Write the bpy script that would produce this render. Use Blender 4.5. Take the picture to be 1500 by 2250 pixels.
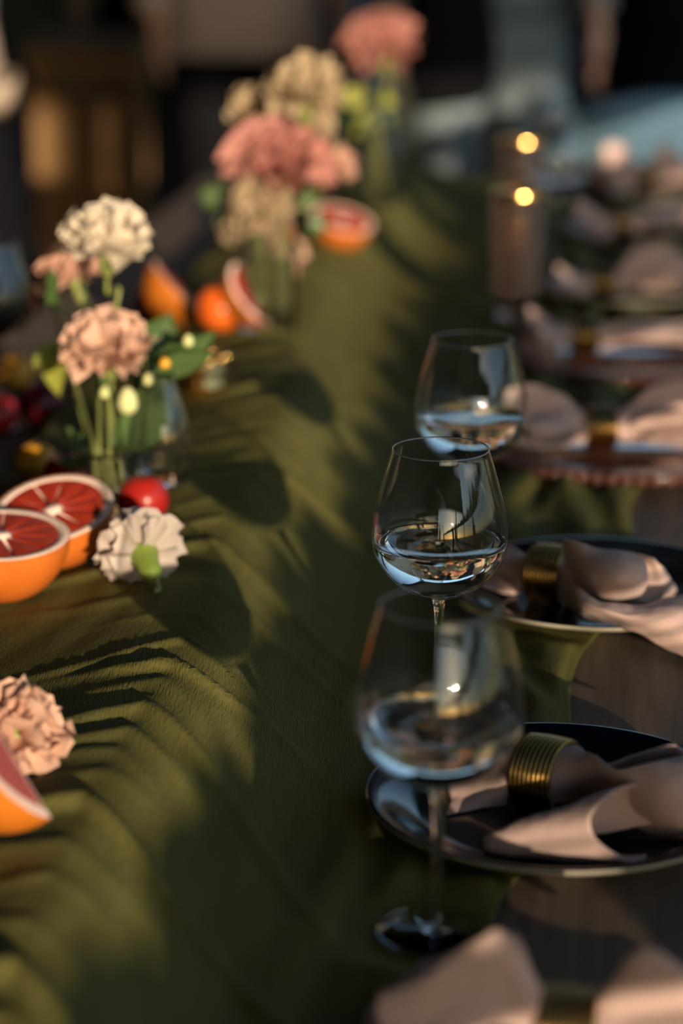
import bpy, math, random
from mathutils import Vector, Matrix, noise
for o in list(bpy.data.objects): bpy.data.objects.remove(o)
C = bpy.context.scene.collection
rad = math.radians
TZ = 0.75                                    # table top height
CAMZ = TZ + 0.637
PITCH = rad(16.0)

# ------------------------------------------------------------------ camera
cd = bpy.data.cameras.new('camera'); cam = bpy.data.objects.new('camera', cd); C.objects.link(cam)
cam.location = (0, 0, CAMZ); cam.rotation_euler = (rad(90) - PITCH, 0, 0)
cd.sensor_fit = 'VERTICAL'; cd.sensor_height = 36; cd.sensor_width = 24; cd.lens = 85
cd.clip_start = 0.05; cd.clip_end = 500
cd.dof.use_dof = True; cd.dof.focus_distance = 1.725; cd.dof.aperture_fstop = 2.8
bpy.context.scene.camera = cam

# ------------------------------------------------------------------ sky, sun, exposure
SUN_EL, SUN_AZ = rad(8.7), rad(18.5)         # low sun behind the camera, to its right
w = bpy.data.worlds.new('world'); bpy.context.scene.world = w; w.use_nodes = True
nt = w.node_tree; nt.nodes.clear()
sk = nt.nodes.new('ShaderNodeTexSky'); sk.sky_type = 'NISHITA'; sk.sun_disc = False
sk.sun_elevation = SUN_EL; sk.sun_rotation = math.pi - SUN_AZ; sk.altitude = 300; sk.air_density = 1.0; sk.dust_density = 0.6; sk.ozone_density = 1.6
bg = nt.nodes.new('ShaderNodeBackground'); bg.inputs['Strength'].default_value = 0.28
wo = nt.nodes.new('ShaderNodeOutputWorld')
nt.links.new(sk.outputs[0], bg.inputs[0]); nt.links.new(bg.outputs[0], wo.inputs[0])
sd = bpy.data.lights.new('sun', 'SUN'); sd.energy = 7.5; sd.angle = rad(0.53); sd.color = (1.0, 0.77, 0.54)
so = bpy.data.objects.new('sun', sd); C.objects.link(so); so.location = (3, -8, 5)
TOSUN = Vector((math.sin(SUN_AZ) * math.cos(SUN_EL), -math.cos(SUN_AZ) * math.cos(SUN_EL), math.sin(SUN_EL)))
so.rotation_euler = TOSUN.to_track_quat('Z', 'Y').to_euler()
vs = bpy.context.scene.view_settings
vs.view_transform = 'Standard'; vs.look = 'None'; vs.exposure = 0.0; vs.gamma = 1.0; vs.use_curve_mapping = False

# ------------------------------------------------------------------ helpers
F = 85 / 36 * 2250
def _dir(px, py):
    x = (px - 750) / F; y = -(py - 1125) / F
    return Vector((x, math.cos(PITCH) + y * math.sin(PITCH), -math.sin(PITCH) + y * math.cos(PITCH)))
def T(px, py, z=0.0):                        # world point at height z above the table
    d = _dir(px, py); t = (CAMZ - TZ - z) / -d.z
    return Vector((d.x * t, d.y * t, TZ + z))
def at(px, py, Y):                           # world point at distance Y into the scene
    d = _dir(px, py); t = Y / d.y
    return Vector((d.x * t, Y, CAMZ + d.z * t))
ALPHA = rad(7.0)
CA, SA = math.cos(ALPHA), math.sin(ALPHA)
def UV(x, y): return (x * CA - y * SA, x * SA + y * CA)
def XY(u, v): return (u * CA + v * SA, -u * SA + v * CA)

def mesh_data(name, verts, faces, mats, smooth=True, idx=None):
    m = bpy.data.meshes.new(name); m.from_pydata([tuple(v) for v in verts], [], faces)
    for mm in (mats if isinstance(mats, (list, tuple)) else [mats]): m.materials.append(mm)
    if smooth: m.polygons.foreach_set('use_smooth', [True] * len(m.polygons))
    if idx: m.polygons.foreach_set('material_index', idx)
    m.update(); return m
def link(name, data, parent=None, loc=None, mat=None):
    o = bpy.data.objects.new(name, data); C.objects.link(o)
    if parent: o.parent = parent
    if loc is not None: o.location = loc
    if mat is not None: o.matrix_local = mat
    return o
def obj(name, vf, mats, parent=None, loc=None, smooth=True, mat=None, idx=None):
    return link(name, mesh_data(name, vf[0], vf[1], mats, smooth, idx), parent, loc, mat)
def tag(o, label, cat, group=None):
    o['label'] = label; o['category'] = cat
    if group: o['group'] = group
    return o
def thing(name, label, cat, loc=(0, 0, 0), group=None, rz=0):
    o = link(name, None, None, loc); o.rotation_euler = (0, 0, rz); o.empty_display_size = 0.02
    return tag(o, label, cat, group)
def struct(o): o['kind'] = 'structure'; return o
def merge(*vfs):
    V, Fc = [], []
    for v, f in vfs:
        n = len(V); V += list(v); Fc += [tuple(i + n for i in q) for q in f]
    return V, Fc
def xf(vf, M): return [M @ Vector(v) for v in vf[0]], vf[1]
def box(x0, x1, y0, y1, z0, z1, b=0.0):
    if b <= 0:
        V = [(x, y, z) for z in (z0, z1) for y in (y0, y1) for x in (x0, x1)]
        return V, [(0, 2, 3, 1), (4, 5, 7, 6), (0, 1, 5, 4), (2, 6, 7, 3), (0, 4, 6, 2), (1, 3, 7, 5)]
    prof = [(b, z0), (0, z0 + b), (0, z1 - b), (b, z1)]
    V = []; Fc = []
    for ins, z in prof:
        for k in ((x0 + ins, y0 + b), (x0 + b, y0 + ins), (x1 - b, y0 + ins), (x1 - ins, y0 + b), (x1 - ins, y1 - b), (x1 - b, y1 - ins), (x0 + b, y1 - ins), (x0 + ins, y1 - b)):
            V.append((k[0], k[1], z))
    for r in range(3):
        for i in range(8): Fc.append((r * 8 + i, r * 8 + (i + 1) % 8, r * 8 + 8 + (i + 1) % 8, r * 8 + 8 + i))
    Fc.append(tuple(range(7, -1, -1))); Fc.append(tuple(range(24, 32)))
    return V, Fc
def lathe(prof, n=48, loop=False):
    V, Fc, rows = [], [], []
    for r, z in prof:
        if r < 1e-6: rows.append([len(V)]); V.append((0, 0, z))
        else:
            rows.append(list(range(len(V), len(V) + n)))
            V += [(r * math.cos(2 * math.pi * i / n), r * math.sin(2 * math.pi * i / n), z) for i in range(n)]
    R = list(zip(rows, rows[1:])) + ([(rows[-1], rows[0])] if loop else [])
    for a, b in R:
        for i in range(n):
            j = (i + 1) % n
            if len(a) == 1 and len(b) == 1: continue
            if len(a) == 1: Fc.append((a[0], b[j], b[i]))
            elif len(b) == 1: Fc.append((a[i], a[j], b[0]))
            else: Fc.append((a[i], a[j], b[j], b[i]))
    return V, Fc
def crv(pts, n):                             # Catmull-Rom through points (any tuples)
    P = [Vector(p) for p in pts]; P = [P[0] * 2 - P[1]] + P + [P[-1] * 2 - P[-2]]
    out = []; seg = len(P) - 3
    for k in range(n):
        t = k / (n - 1) * seg; i = min(int(t), seg - 1); t -= i
        a, b, c, d = P[i:i + 4]
        out.append(0.5 * (2 * b + (c - a) * t + (2 * a - 5 * b + 4 * c - d) * t * t + (3 * b - a - 3 * c + d) * t ** 3))
    return out
def prof_smooth(pts, n): return [(max(0, p[0]), p[1]) for p in [tuple(q)[:2] for q in crv([(a, b, 0) for a, b in pts], n)]]
def tube(pts, radii, n=8, caps=True):
    P = [Vector(p) for p in pts]
    if not isinstance(radii, (list, tuple)): radii = [radii] * len(P)
    V, Fc = [], []; up = Vector((0.13, 0.31, 0.94)); prev = None
    for i, p in enumerate(P):
        t = (P[min(i + 1, len(P) - 1)] - P[max(i - 1, 0)]).normalized()
        if prev is None:
            a = t.cross(up); a = a.normalized() if a.length > 1e-4 else t.orthogonal().normalized()
        else:
            a = (prev - t * prev.dot(t)).normalized()
        prev = a; b = t.cross(a)
        V += [p + (a * math.cos(2 * math.pi * k / n) + b * math.sin(2 * math.pi * k / n)) * radii[i] for k in range(n)]
    for i in range(len(P) - 1):
        for k in range(n): Fc.append((i * n + k, i * n + (k + 1) % n, (i + 1) * n + (k + 1) % n, (i + 1) * n + k))
    if caps: Fc += [tuple(range(n - 1, -1, -1)), tuple(range((len(P) - 1) * n, len(P) * n))]
    return V, Fc
def grid_faces(nr, nc): return [(i * nc + j, i * nc + j + 1, (i + 1) * nc + j + 1, (i + 1) * nc + j) for i in range(nr - 1) for j in range(nc - 1)]
def surf(rows, nr, nc):                      # smooth surface through a control grid
    A = [crv(r, nc) for r in rows]
    cols = [crv([A[i][j] for i in range(len(A))], nr) for j in range(nc)]
    return [cols[j][i] for i in range(nr) for j in range(nc)], grid_faces(nr, nc)
def ss(a, b, x):
    t = min(1, max(0, (x - a) / (b - a))); return t * t * (3 - 2 * t)
def frame(zdir, xhint=(1, 0, 0)):
    z = Vector(zdir).normalized(); x = Vector(xhint); x = x - z * x.dot(z)
    if x.length < 1e-4: x = z.orthogonal()
    x.normalize(); y = z.cross(x)
    return Matrix((x, y, z)).transposed().to_4x4()

# ------------------------------------------------------------------ materials
def mat(name, col, rough=0.5, var=None, scale=20, bump=0.0, bscale=200, stretch=(1, 1, 1), metal=0, spec=0.5, trans=0, ior=1.45, sheen=0, transl=0, coords='Object', sss=0, detail=4, bdist=0.002, coat=0):
    m = bpy.data.materials.new(name); m.use_nodes = True; t = m.node_tree; b = t.nodes['Principled BSDF']
    b.inputs['Base Color'].default_value = (*col, 1); b.inputs['Roughness'].default_value = rough
    b.inputs['Metallic'].default_value = metal; b.inputs['Specular IOR Level'].default_value = spec
    b.inputs['IOR'].default_value = ior; b.inputs['Transmission Weight'].default_value = trans
    b.inputs['Sheen Weight'].default_value = sheen; b.inputs['Coat Weight'].default_value = coat
    if sss: b.inputs['Subsurface Weight'].default_value = sss; b.inputs['Subsurface Radius'].default_value = (0.004, 0.002, 0.001); b.inputs['Subsurface Scale'].default_value = 1.0
    if var or bump:
        tc = t.nodes.new('ShaderNodeTexCoord'); mp = t.nodes.new('ShaderNodeMapping'); mp.inputs['Scale'].default_value = stretch
        t.links.new(tc.outputs[coords], mp.inputs[0])
    if var:
        n = t.nodes.new('ShaderNodeTexNoise'); n.inputs['Scale'].default_value = scale; n.inputs['Detail'].default_value = detail
        r = t.nodes.new('ShaderNodeValToRGB'); r.color_ramp.elements[0].position = 0.3; r.color_ramp.elements[1].position = 0.7
        r.color_ramp.elements[0].color = (*col, 1); r.color_ramp.elements[1].color = (*var, 1)
        t.links.new(mp.outputs[0], n.inputs[0]); t.links.new(n.outputs[0], r.inputs[0]); t.links.new(r.outputs[0], b.inputs['Base Color'])
    if bump:
        n2 = t.nodes.new('ShaderNodeTexNoise'); n2.inputs['Scale'].default_value = bscale; n2.inputs['Detail'].default_value = 3
        bp = t.nodes.new('ShaderNodeBump'); bp.inputs['Strength'].default_value = bump; bp.inputs['Distance'].default_value = bdist
        t.links.new(mp.outputs[0], n2.inputs[0]); t.links.new(n2.outputs[0], bp.inputs['Height']); t.links.new(bp.outputs[0], b.inputs['Normal'])
    if transl:
        tr = t.nodes.new('ShaderNodeBsdfTranslucent'); tr.inputs[0].default_value = (*(var or col), 1)
        mx = t.nodes.new('ShaderNodeMixShader'); mx.inputs[0].default_value = transl
        t.links.new(b.outputs[0], mx.inputs[1]); t.links.new(tr.outputs[0], mx.inputs[2]); t.links.new(mx.outputs[0], t.nodes['Material Output'].inputs[0])
    return m
M = {}
M['wood'] = mat('table_wood', (0.115, 0.085, 0.062), 0.6, (0.17, 0.128, 0.094), 9, 0.35, 160, (14, 1, 1), spec=0.3)
M['runner'] = mat('olive_chiffon', (0.128, 0.124, 0.036), 0.8, (0.160, 0.154, 0.048), 14, 0.9, 260, (3.0, 0.35, 1), spec=0.12, transl=0.12, bdist=0.0012)
M['glass'] = mat('clear_glass', (1, 1, 1), 0.0, trans=1, ior=1.52, spec=0.5)
M['water'] = mat('water', (1, 1, 1), 0.0, trans=1, ior=1.333)
M['rose_glass'] = mat('rose_glass', (0.95, 0.77, 0.71), 0.02, trans=1, ior=1.5)
M['charger'] = mat('rose_brown_glass', (0.50, 0.24, 0.19), 0.05, trans=0.75, ior=1.5, coat=0.3)
M['navy'] = mat('navy_glaze', (0.006, 0.009, 0.014), 0.12, (0.010, 0.015, 0.022), 30, spec=0.5)
M['cream'] = mat('cream_glaze', (0.42, 0.40, 0.32), 0.3)
M['rose'] = mat('rose_napkin_cloth', (0.60, 0.435, 0.395), 0.85, (0.64, 0.475, 0.435), 30, 0.25, 1500, spec=0.15, transl=0.08, sheen=0.1, bdist=0.0006)
M['gold'] = mat('antique_brass', (0.48, 0.31, 0.10), 0.26, (0.38, 0.23, 0.07), 60, metal=1)
M['gold2'] = mat('gold_rim', (0.95, 0.62, 0.22), 0.18, metal=1)
M['rind'] = mat('orange_rind', (0.45, 0.125, 0.011), 0.38, (0.50, 0.155, 0.016), 18, 0.5, 420, sss=0.0, bdist=0.0012)
M['rind2'] = mat('grapefruit_rind', (0.45, 0.105, 0.012), 0.4, (0.50, 0.145, 0.022), 18, 0.4, 420, bdist=0.001)
M['pith'] = mat('pith', (0.72, 0.55, 0.47), 0.6, (0.78, 0.62, 0.54), 40, 0.3, 300)
M['flesh'] = mat('red_grapefruit_flesh', (0.30, 0.024, 0.014), 0.22, (0.38, 0.045, 0.022), 120, 0.5, 350, (1, 1, 1), bdist=0.0012)
M['flesh2'] = mat('dark_red_flesh', (0.34, 0.045, 0.035), 0.3, (0.44, 0.09, 0.06), 160, 0.5, 400, bdist=0.0012)
M['plum'] = mat('red_plum_skin', (0.30, 0.008, 0.010), 0.3, (0.42, 0.025, 0.015), 25, spec=0.5)
M['plum2'] = mat('dark_plum_skin', (0.06, 0.004, 0.010), 0.3, (0.12, 0.008, 0.014), 25)
M['persimmon'] = mat('persimmon_skin', (0.72, 0.115, 0.015), 0.3, (0.78, 0.17, 0.02), 22)
M['yellowfruit'] = mat('yellow_fruit_skin', (0.65, 0.30, 0.02), 0.4, (0.7, 0.36, 0.04), 22)
M['c_white'] = mat('ivory_petal', (0.66, 0.58, 0.45), 0.7, (0.72, 0.65, 0.54), 60, transl=0.25, spec=0.1)
M['c_peach'] = mat('peach_petal', (0.62, 0.37, 0.27), 0.7, (0.68, 0.48, 0.38), 70, transl=0.25, spec=0.1)
M['c_pink'] = mat('dusty_pink_petal', (0.58, 0.33, 0.26), 0.7, (0.66, 0.42, 0.31), 60, transl=0.25, spec=0.1)
M['c_blush'] = mat('blush_white_petal', (0.50, 0.43, 0.39), 0.7, (0.56, 0.49, 0.44), 60, transl=0.25, spec=0.1)
M['c_cream'] = mat('cream_petal', (0.47, 0.36, 0.23), 0.7, (0.52, 0.42, 0.28), 60, transl=0.25, spec=0.1)
M['c_rose'] = mat('coral_rose_petal', (0.48, 0.20, 0.165), 0.6, (0.54, 0.27, 0.235), 40, transl=0.25, spec=0.15)
M['leaf'] = mat('green_leaf', (0.055, 0.105, 0.030), 0.4, (0.085, 0.15, 0.045), 25, transl=0.25)
M['leafy'] = mat('yellow_green_leaf', (0.30, 0.33, 0.05), 0.5, (0.36, 0.38, 0.07), 25, transl=0.3)
M['stem'] = mat('green_stem', (0.17, 0.20, 0.055), 0.5, (0.22, 0.25, 0.08), 40)
M['bud'] = mat('pale_green_bud', (0.45, 0.50, 0.20), 0.5, (0.55, 0.56, 0.30), 40)
M['calyx'] = mat('bright_green_calyx', (0.15, 0.23, 0.035), 0.5, (0.21, 0.28, 0.05), 40)
M['deck'] = mat('dark_deck', (0.020, 0.016, 0.013), 0.8, (0.032, 0.026, 0.021), 5, 0.3, 40, (6, 1, 1))
M['ground'] = mat('dark_earth', (0.03, 0.028, 0.02), 0.95, (0.05, 0.045, 0.03), 2)
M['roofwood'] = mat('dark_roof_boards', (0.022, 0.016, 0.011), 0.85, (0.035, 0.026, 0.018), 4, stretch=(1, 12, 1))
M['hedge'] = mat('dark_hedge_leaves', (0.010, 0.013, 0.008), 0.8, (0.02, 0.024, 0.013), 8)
M['conifer'] = mat('conifer_needles', (0.012, 0.018, 0.010), 0.85, (0.022, 0.03, 0.015), 6)
M['bark'] = mat('bark', (0.03, 0.022, 0.016), 0.9, (0.045, 0.033, 0.024), 12)
M['crate'] = mat('ochre_boards', (0.19, 0.10, 0.034), 0.7, (0.23, 0.125, 0.043), 6, stretch=(1, 10, 10))
def cloth(n, c, k=1.15): M[n] = mat(n, c, 0.9, tuple(min(1, x * k) for x in c), 12, 0.2, 400, spec=0.1)
cloth('beige_cloth', (0.40, 0.31, 0.24)); cloth('black_cloth', (0.006, 0.006, 0.008)); cloth('taupe_knit', (0.42, 0.35, 0.32)); cloth('denim', (0.08, 0.15, 0.30))
cloth('magenta_cloth', (0.25, 0.02, 0.14)); cloth('greyblue_cloth', (0.15, 0.195, 0.22)); cloth('navy_cloth', (0.012, 0.017, 0.03)); cloth('maroon_cloth', (0.06, 0.010, 0.014))
cloth('blue_upholstery', (0.13, 0.24, 0.34)); cloth('brown_cloth', (0.075, 0.055, 0.048))
M['skin'] = mat('skin', (0.50, 0.29, 0.20), 0.55, (0.54, 0.32, 0.23), 20)
M['hair'] = mat('dark_hair', (0.02, 0.013, 0.009), 0.5, (0.035, 0.022, 0.014), 40, stretch=(4, 4, 0.4))
M['shoe'] = mat('black_leather', (0.01, 0.01, 0.01), 0.35, (0.016, 0.015, 0.014), 30)
M['white'] = mat('eye_white', (0.7, 0.68, 0.65), 0.3)

def thin_glass(name, tint=(1, 1, 1), ior=1.5):   # thin blown wall: light passes straight, reflection follows Fresnel
    m = bpy.data.materials.new(name); m.use_nodes = True; t = m.node_tree; t.nodes.clear()
    fr = t.nodes.new('ShaderNodeFresnel'); ge = t.nodes.new('ShaderNodeNewGeometry'); io = t.nodes.new('ShaderNodeMapRange')   # both faces of the wall reflect like its outer face
    io.inputs['To Min'].default_value = ior; io.inputs['To Max'].default_value = 1 / ior
    t.links.new(ge.outputs['Backfacing'], io.inputs['Value']); t.links.new(io.outputs[0], fr.inputs[0])
    tr = t.nodes.new('ShaderNodeBsdfTransparent'); tr.inputs[0].default_value = (*tint, 1)
    gl = t.nodes.new('ShaderNodeBsdfGlossy'); gl.inputs['Roughness'].default_value = 0.0
    mx = t.nodes.new('ShaderNodeMixShader'); ou = t.nodes.new('ShaderNodeOutputMaterial')
    t.links.new(fr.outputs[0], mx.inputs[0]); t.links.new(tr.outputs[0], mx.inputs[1]); t.links.new(gl.outputs[0], mx.inputs[2]); t.links.new(mx.outputs[0], ou.inputs[0])
    return m
M['thin'] = thin_glass('thin_blown_glass', (0.985, 0.99, 0.985), 1.55)
# ------------------------------------------------------------------ setting
struct(obj('ground', box(-60, 60, -60, 60, -0.30, -0.02), M['ground'], smooth=False))
fl = struct(obj('floor', box(-4.1, 3.2, -4.5, 10.5, -0.02, -0.004), M['deck'], smooth=False))
bd = mesh_data('deck_board', *box(-3.64, 3.64, -0.07, 0.07, 0, 0.004, 0.0015), M['deck'], smooth=False)
for i in range(103):
    link('deck_board', bd, fl, (-0.45, -4.42 + i * 0.1445, -0.004))
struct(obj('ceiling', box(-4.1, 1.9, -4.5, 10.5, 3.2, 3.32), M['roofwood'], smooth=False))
struct(obj('beam', box(-4.1, 5.2, -4.56, -4.40, 2.45, 3.20, 0.01), M['roofwood'], smooth=False))  # unseen fascia added behind the camera to keep the sun off the guests
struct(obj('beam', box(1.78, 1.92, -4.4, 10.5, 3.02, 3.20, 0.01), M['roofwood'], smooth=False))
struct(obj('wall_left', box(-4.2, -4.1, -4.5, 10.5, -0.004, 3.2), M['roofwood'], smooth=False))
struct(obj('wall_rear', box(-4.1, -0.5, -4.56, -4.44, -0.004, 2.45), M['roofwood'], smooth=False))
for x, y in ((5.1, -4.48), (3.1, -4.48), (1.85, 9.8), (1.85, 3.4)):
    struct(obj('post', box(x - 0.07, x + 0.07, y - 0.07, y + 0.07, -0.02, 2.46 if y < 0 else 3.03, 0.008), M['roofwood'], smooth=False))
# added, unseen railing on the sunny side, out of frame to the right: its leafy rail shades the middle of the table
rail = link('shade_railing', None, None, (0.0385, 0.0235, 0)); rail.rotation_euler = (0, 0, -rad(9.5)); struct(rail)
RU, RZ = 0.66, TZ + 0.343
obj('shade_rail', box(RU - 0.03, RU + 0.03, -2.2, 4.4, RZ - 0.036, RZ - 0.005, 0.004), M['roofwood'], rail, smooth=False)
for vv in (-2.2, -0.02, 2.2, 4.36): obj('rail_post', box(RU - 0.035, RU + 0.035, vv, vv + 0.07, -0.02, RZ - 0.041, 0.005), M['roofwood'], rail, smooth=False)
sl = mesh_data('shade_rod', *box(-0.006, 0.006, -2.2, 4.4, -0.0028, 0.0028, 0.001), M['roofwood'], smooth=False)
for k in range(22): link('shade_rod', sl, rail, (RU, 0, RZ - 0.059 - 0.016 * k))  # rods spaced to thin the sun that reaches the plates
obj('bottom_rail', box(RU - 0.02, RU + 0.02, -2.13, 4.36, 0.08, 0.14, 0.005), M['roofwood'], rail, smooth=False)
def shade_garland():
    rr = random.Random(21); V, Fc = [], []
    cl = [(-2.0 + 0.085 * i + rr.uniform(-0.03, 0.03), rr.uniform(0.014, 0.024) if i % 2 else rr.uniform(0.028, 0.042)) for i in range(70)]
    for v0, rc in cl:
        for q in range(80):
            d = Vector((rr.gauss(0, 1), rr.gauss(0, 1), rr.gauss(0, 1))).normalized() * rc * rr.uniform(0.3, 1)
            c0 = Vector((RU, v0, RZ + 0.004)) + Vector((d.x * 0.8, d.y * 1.3, d.z)); a = Vector((rr.gauss(0, 1), rr.gauss(0, 1), rr.gauss(0, .6))).normalized(); b = a.orthogonal().normalized()
            L, W = rr.uniform(0.02, 0.034), rr.uniform(0.008, 0.013); n = len(V); nn = a.cross(b)
            V += [c0 - a * L / 2, c0 + b * W + nn * .003, c0 + a * L / 2, c0 - b * W + nn * .003]; Fc.append((n, n + 1, n + 2, n + 3))
    return V, Fc
go = obj('shade_leaves', shade_garland(), M['leaf'], rail); go['kind'] = 'stuff'  # leaves added to give the cast shade its lumpy edge
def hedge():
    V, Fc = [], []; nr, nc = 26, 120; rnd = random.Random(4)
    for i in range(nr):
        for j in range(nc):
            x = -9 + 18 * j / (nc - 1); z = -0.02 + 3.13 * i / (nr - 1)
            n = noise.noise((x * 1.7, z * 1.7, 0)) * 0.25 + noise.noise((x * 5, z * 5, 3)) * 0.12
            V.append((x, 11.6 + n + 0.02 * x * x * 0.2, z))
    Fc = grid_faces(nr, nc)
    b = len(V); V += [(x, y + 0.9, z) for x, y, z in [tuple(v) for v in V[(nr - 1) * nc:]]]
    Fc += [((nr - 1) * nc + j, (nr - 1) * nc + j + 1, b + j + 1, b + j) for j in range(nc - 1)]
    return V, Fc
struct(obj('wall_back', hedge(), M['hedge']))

# ------------------------------------------------------------------ table
U0, U1, V0, V1 = -0.80, 0.215, 0.30, 4.42
tb = thing('dining_table', 'long rough brown wooden banquet table under the olive runner', 'table', (0, 0, 0), rz=-ALPHA)
obj('tabletop', box(U0, U1, V0, V1, TZ - 0.045, TZ, 0.004), M['wood'], tb, smooth=False)
obj('apron', box(U0 + 0.08, U1 - 0.08, V0 + 0.1, V0 + 0.125, TZ - 0.13, TZ - 0.045, 0.003), M['wood'], tb, smooth=False)
obj('apron', box(U0 + 0.08, U1 - 0.08, V1 - 0.125, V1 - 0.1, TZ - 0.13, TZ - 0.045, 0.003), M['wood'], tb, smooth=False)
for uu in (U0 + 0.08, U1 - 0.105): obj('apron', box(uu, uu + 0.025, V0 + 0.125, V1 - 0.125, TZ - 0.13, TZ - 0.045, 0.003), M['wood'], tb, smooth=False)
for uu in (U0 + 0.06, U1 - 0.14):
    for vv in (V0 + 0.08, (V0 + V1) / 2, V1 - 0.16): obj('leg', box(uu, uu + 0.08, vv, vv + 0.08, 0, TZ - 0.045, 0.006), M['wood'], tb, smooth=False)

# place settings: world centres (x, y)
PLATES = [('A', 0.085, 1.045, 0.125), ('B', 0.141, 1.472, 0.125), ('C', 0.214, 1.93, 0.125), ('D', 0.300, 2.432, 0.155), ('E', 0.358, 2.872, 0.155), ('F', 0.400, 3.27, 0.125), ('G', 0.470, 3.74, 0.125), ('H', 0.535, 4.18, 0.125)]
GLASS3, GLASS2, GLASS1 = (0.056, 1.306), (0.0705, 1.662), (0.1125, 2.037)

# ------------------------------------------------------------------ olive runner: a height field with real folds
rnd = random.Random(11)
FOLDS = []
v = 0.8
while v < 4.5:
    s = rnd.random()
    FOLDS.append((v, 0.0018 + 0.0065 * s * s, 0.006 + 0.008 * rnd.random(), 0.05 + 0.17 * rnd.random(), 0.02 + 0.11 * rnd.random() * (0.4 + s), 0.25 + 0.35 * rnd.random(), 0.7 + 0.7 * rnd.random(), rnd.random() * 6))
    v += 0.022 + 0.075 * rnd.random()
def crest(v): return -0.312 - 0.066 * (min(v, 3.4) - 1.4) + 0.012 * math.sin(v * 3.3 + 0.6) + 0.006 * math.sin(v * 8 + 1)
def redge(v): return -0.060 + 0.085 * (min(max(v, 1.0), 3.4) - 1.35) + 0.012 * math.sin(v * 13.0 + 0.5)
def ledge(v): return -0.63 + 0.155 * math.exp(-((v - 2.03) / 0.085) ** 2) + 0.012 * math.sin(v * 9)
def plate_mask(u, v):
    x, y = XY(u, v); m = 1.0
    for _, a, b, r in PLATES:
        m = min(m, ss(r * 0.62, r * 1.08, math.hypot(x - a, y - b)))
    for a, b in (GLASS1, GLASS2, GLASS3): m = min(m, ss(0.034, 0.075, math.hypot(x - a, y - b)))
    return m
def hrun(u, v, full=True):
    uc = crest(v); d = u - uc
    h = 0.050 * math.exp(-(d / 0.080) ** 2) if d > 0 else 0.014 + 0.036 * math.exp(-(d / 0.15) ** 2)
    h *= 1 + 0.18 * math.sin(v * 5.1 + 2)
    for v0, a, s, L, R, kl, kr, ph in FOLDS:
        if abs(v - v0) > 0.25: continue
        if d < 0: q = v - v0 - kl * d * 1.0; e = math.exp(-(d / L) ** 2)
        else: q = v - v0 + kr * d + 2.2 * d * d; e = math.exp(-(d / (R + 0.02)) ** 2)
        q += 0.006 * math.sin(d * 34 + ph) + 0.010 * math.sin(d * 13 + ph * 2)
        sg = s if q < 0 else s * 0.55
        h += a * e * math.exp(-(q / sg) ** 2)
    # soft lengthwise folds on the side that runs beneath the plates
    pm = plate_mask(u, v)
    k = ss(0.06, 0.2, d)
    h += k * pm * 0.019 * (0.5 + 0.5 * math.sin(u * 105 + 4.5 * noise.noise((u * 9, v * 5, 1.7)) + v * 6)) * (0.45 + 0.9 * abs(noise.noise((u * 14, v * 4, 5.1)))) * ss(-0.24, -0.08, u)
    h += k * 0.0022 * (1 + math.sin(v * 33 + u * 55 + 2 * math.sin(u * 21))) * (0.3 + 0.7 * pm)
    h += 0.0009 * noise.noise((u * 45, v * 14, 0.3))
    h *= 0.06 + 0.94 * pm
    return max(0.0012, h + 0.002 * pm)
def runner():
    nv, nu = 620, 170; va, vb = 0.62, V1 + 0.004; V = []
    for i in range(nv):
        vv = va + (vb - va) * i / (nv - 1); a, b = ledge(vv), redge(vv)
        for j in range(nu):
            t = j / (nu - 1); u = a + (b - a) * t
            h = hrun(u, vv)
            edge = ss(0, 0.03, t) * ss(0, 0.02, 1 - t)
            x, y = XY(u, vv); V.append((x, y, TZ + 0.0012 + (h - 0.0012) * (0.25 + 0.75 * edge)))
    for i in range(1, 14):                   # the far end hangs over the table end
        for j in range(nu):
            b0 = V[(nv - 1) * nu + j]; t = i / 13
            o = 0.012 * math.sin(j * 0.35) * t
            V.append((b0[0] + SA * (0.012 * min(1, i / 2) + o), b0[1] + CA * (0.012 * min(1, i / 2) + o), b0[2] - 0.24 * t))
    return V, grid_faces(nv + 13, nu)
ro = obj('table_runner', runner(), M['runner']); tag(ro, 'crinkled olive green chiffon runner gathered along the middle of the table', 'table runner')
md = ro.modifiers.new('thick', 'SOLIDIFY'); md.thickness = 0.0008; md.offset = 1.0
def base(x, y):                              # surface height (runner or wood) under a point
    u, v = UV(x, y)
    return TZ + (hrun(u, v) + 0.0015 if ledge(v) < u < redge(v) else 0.0)

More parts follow.
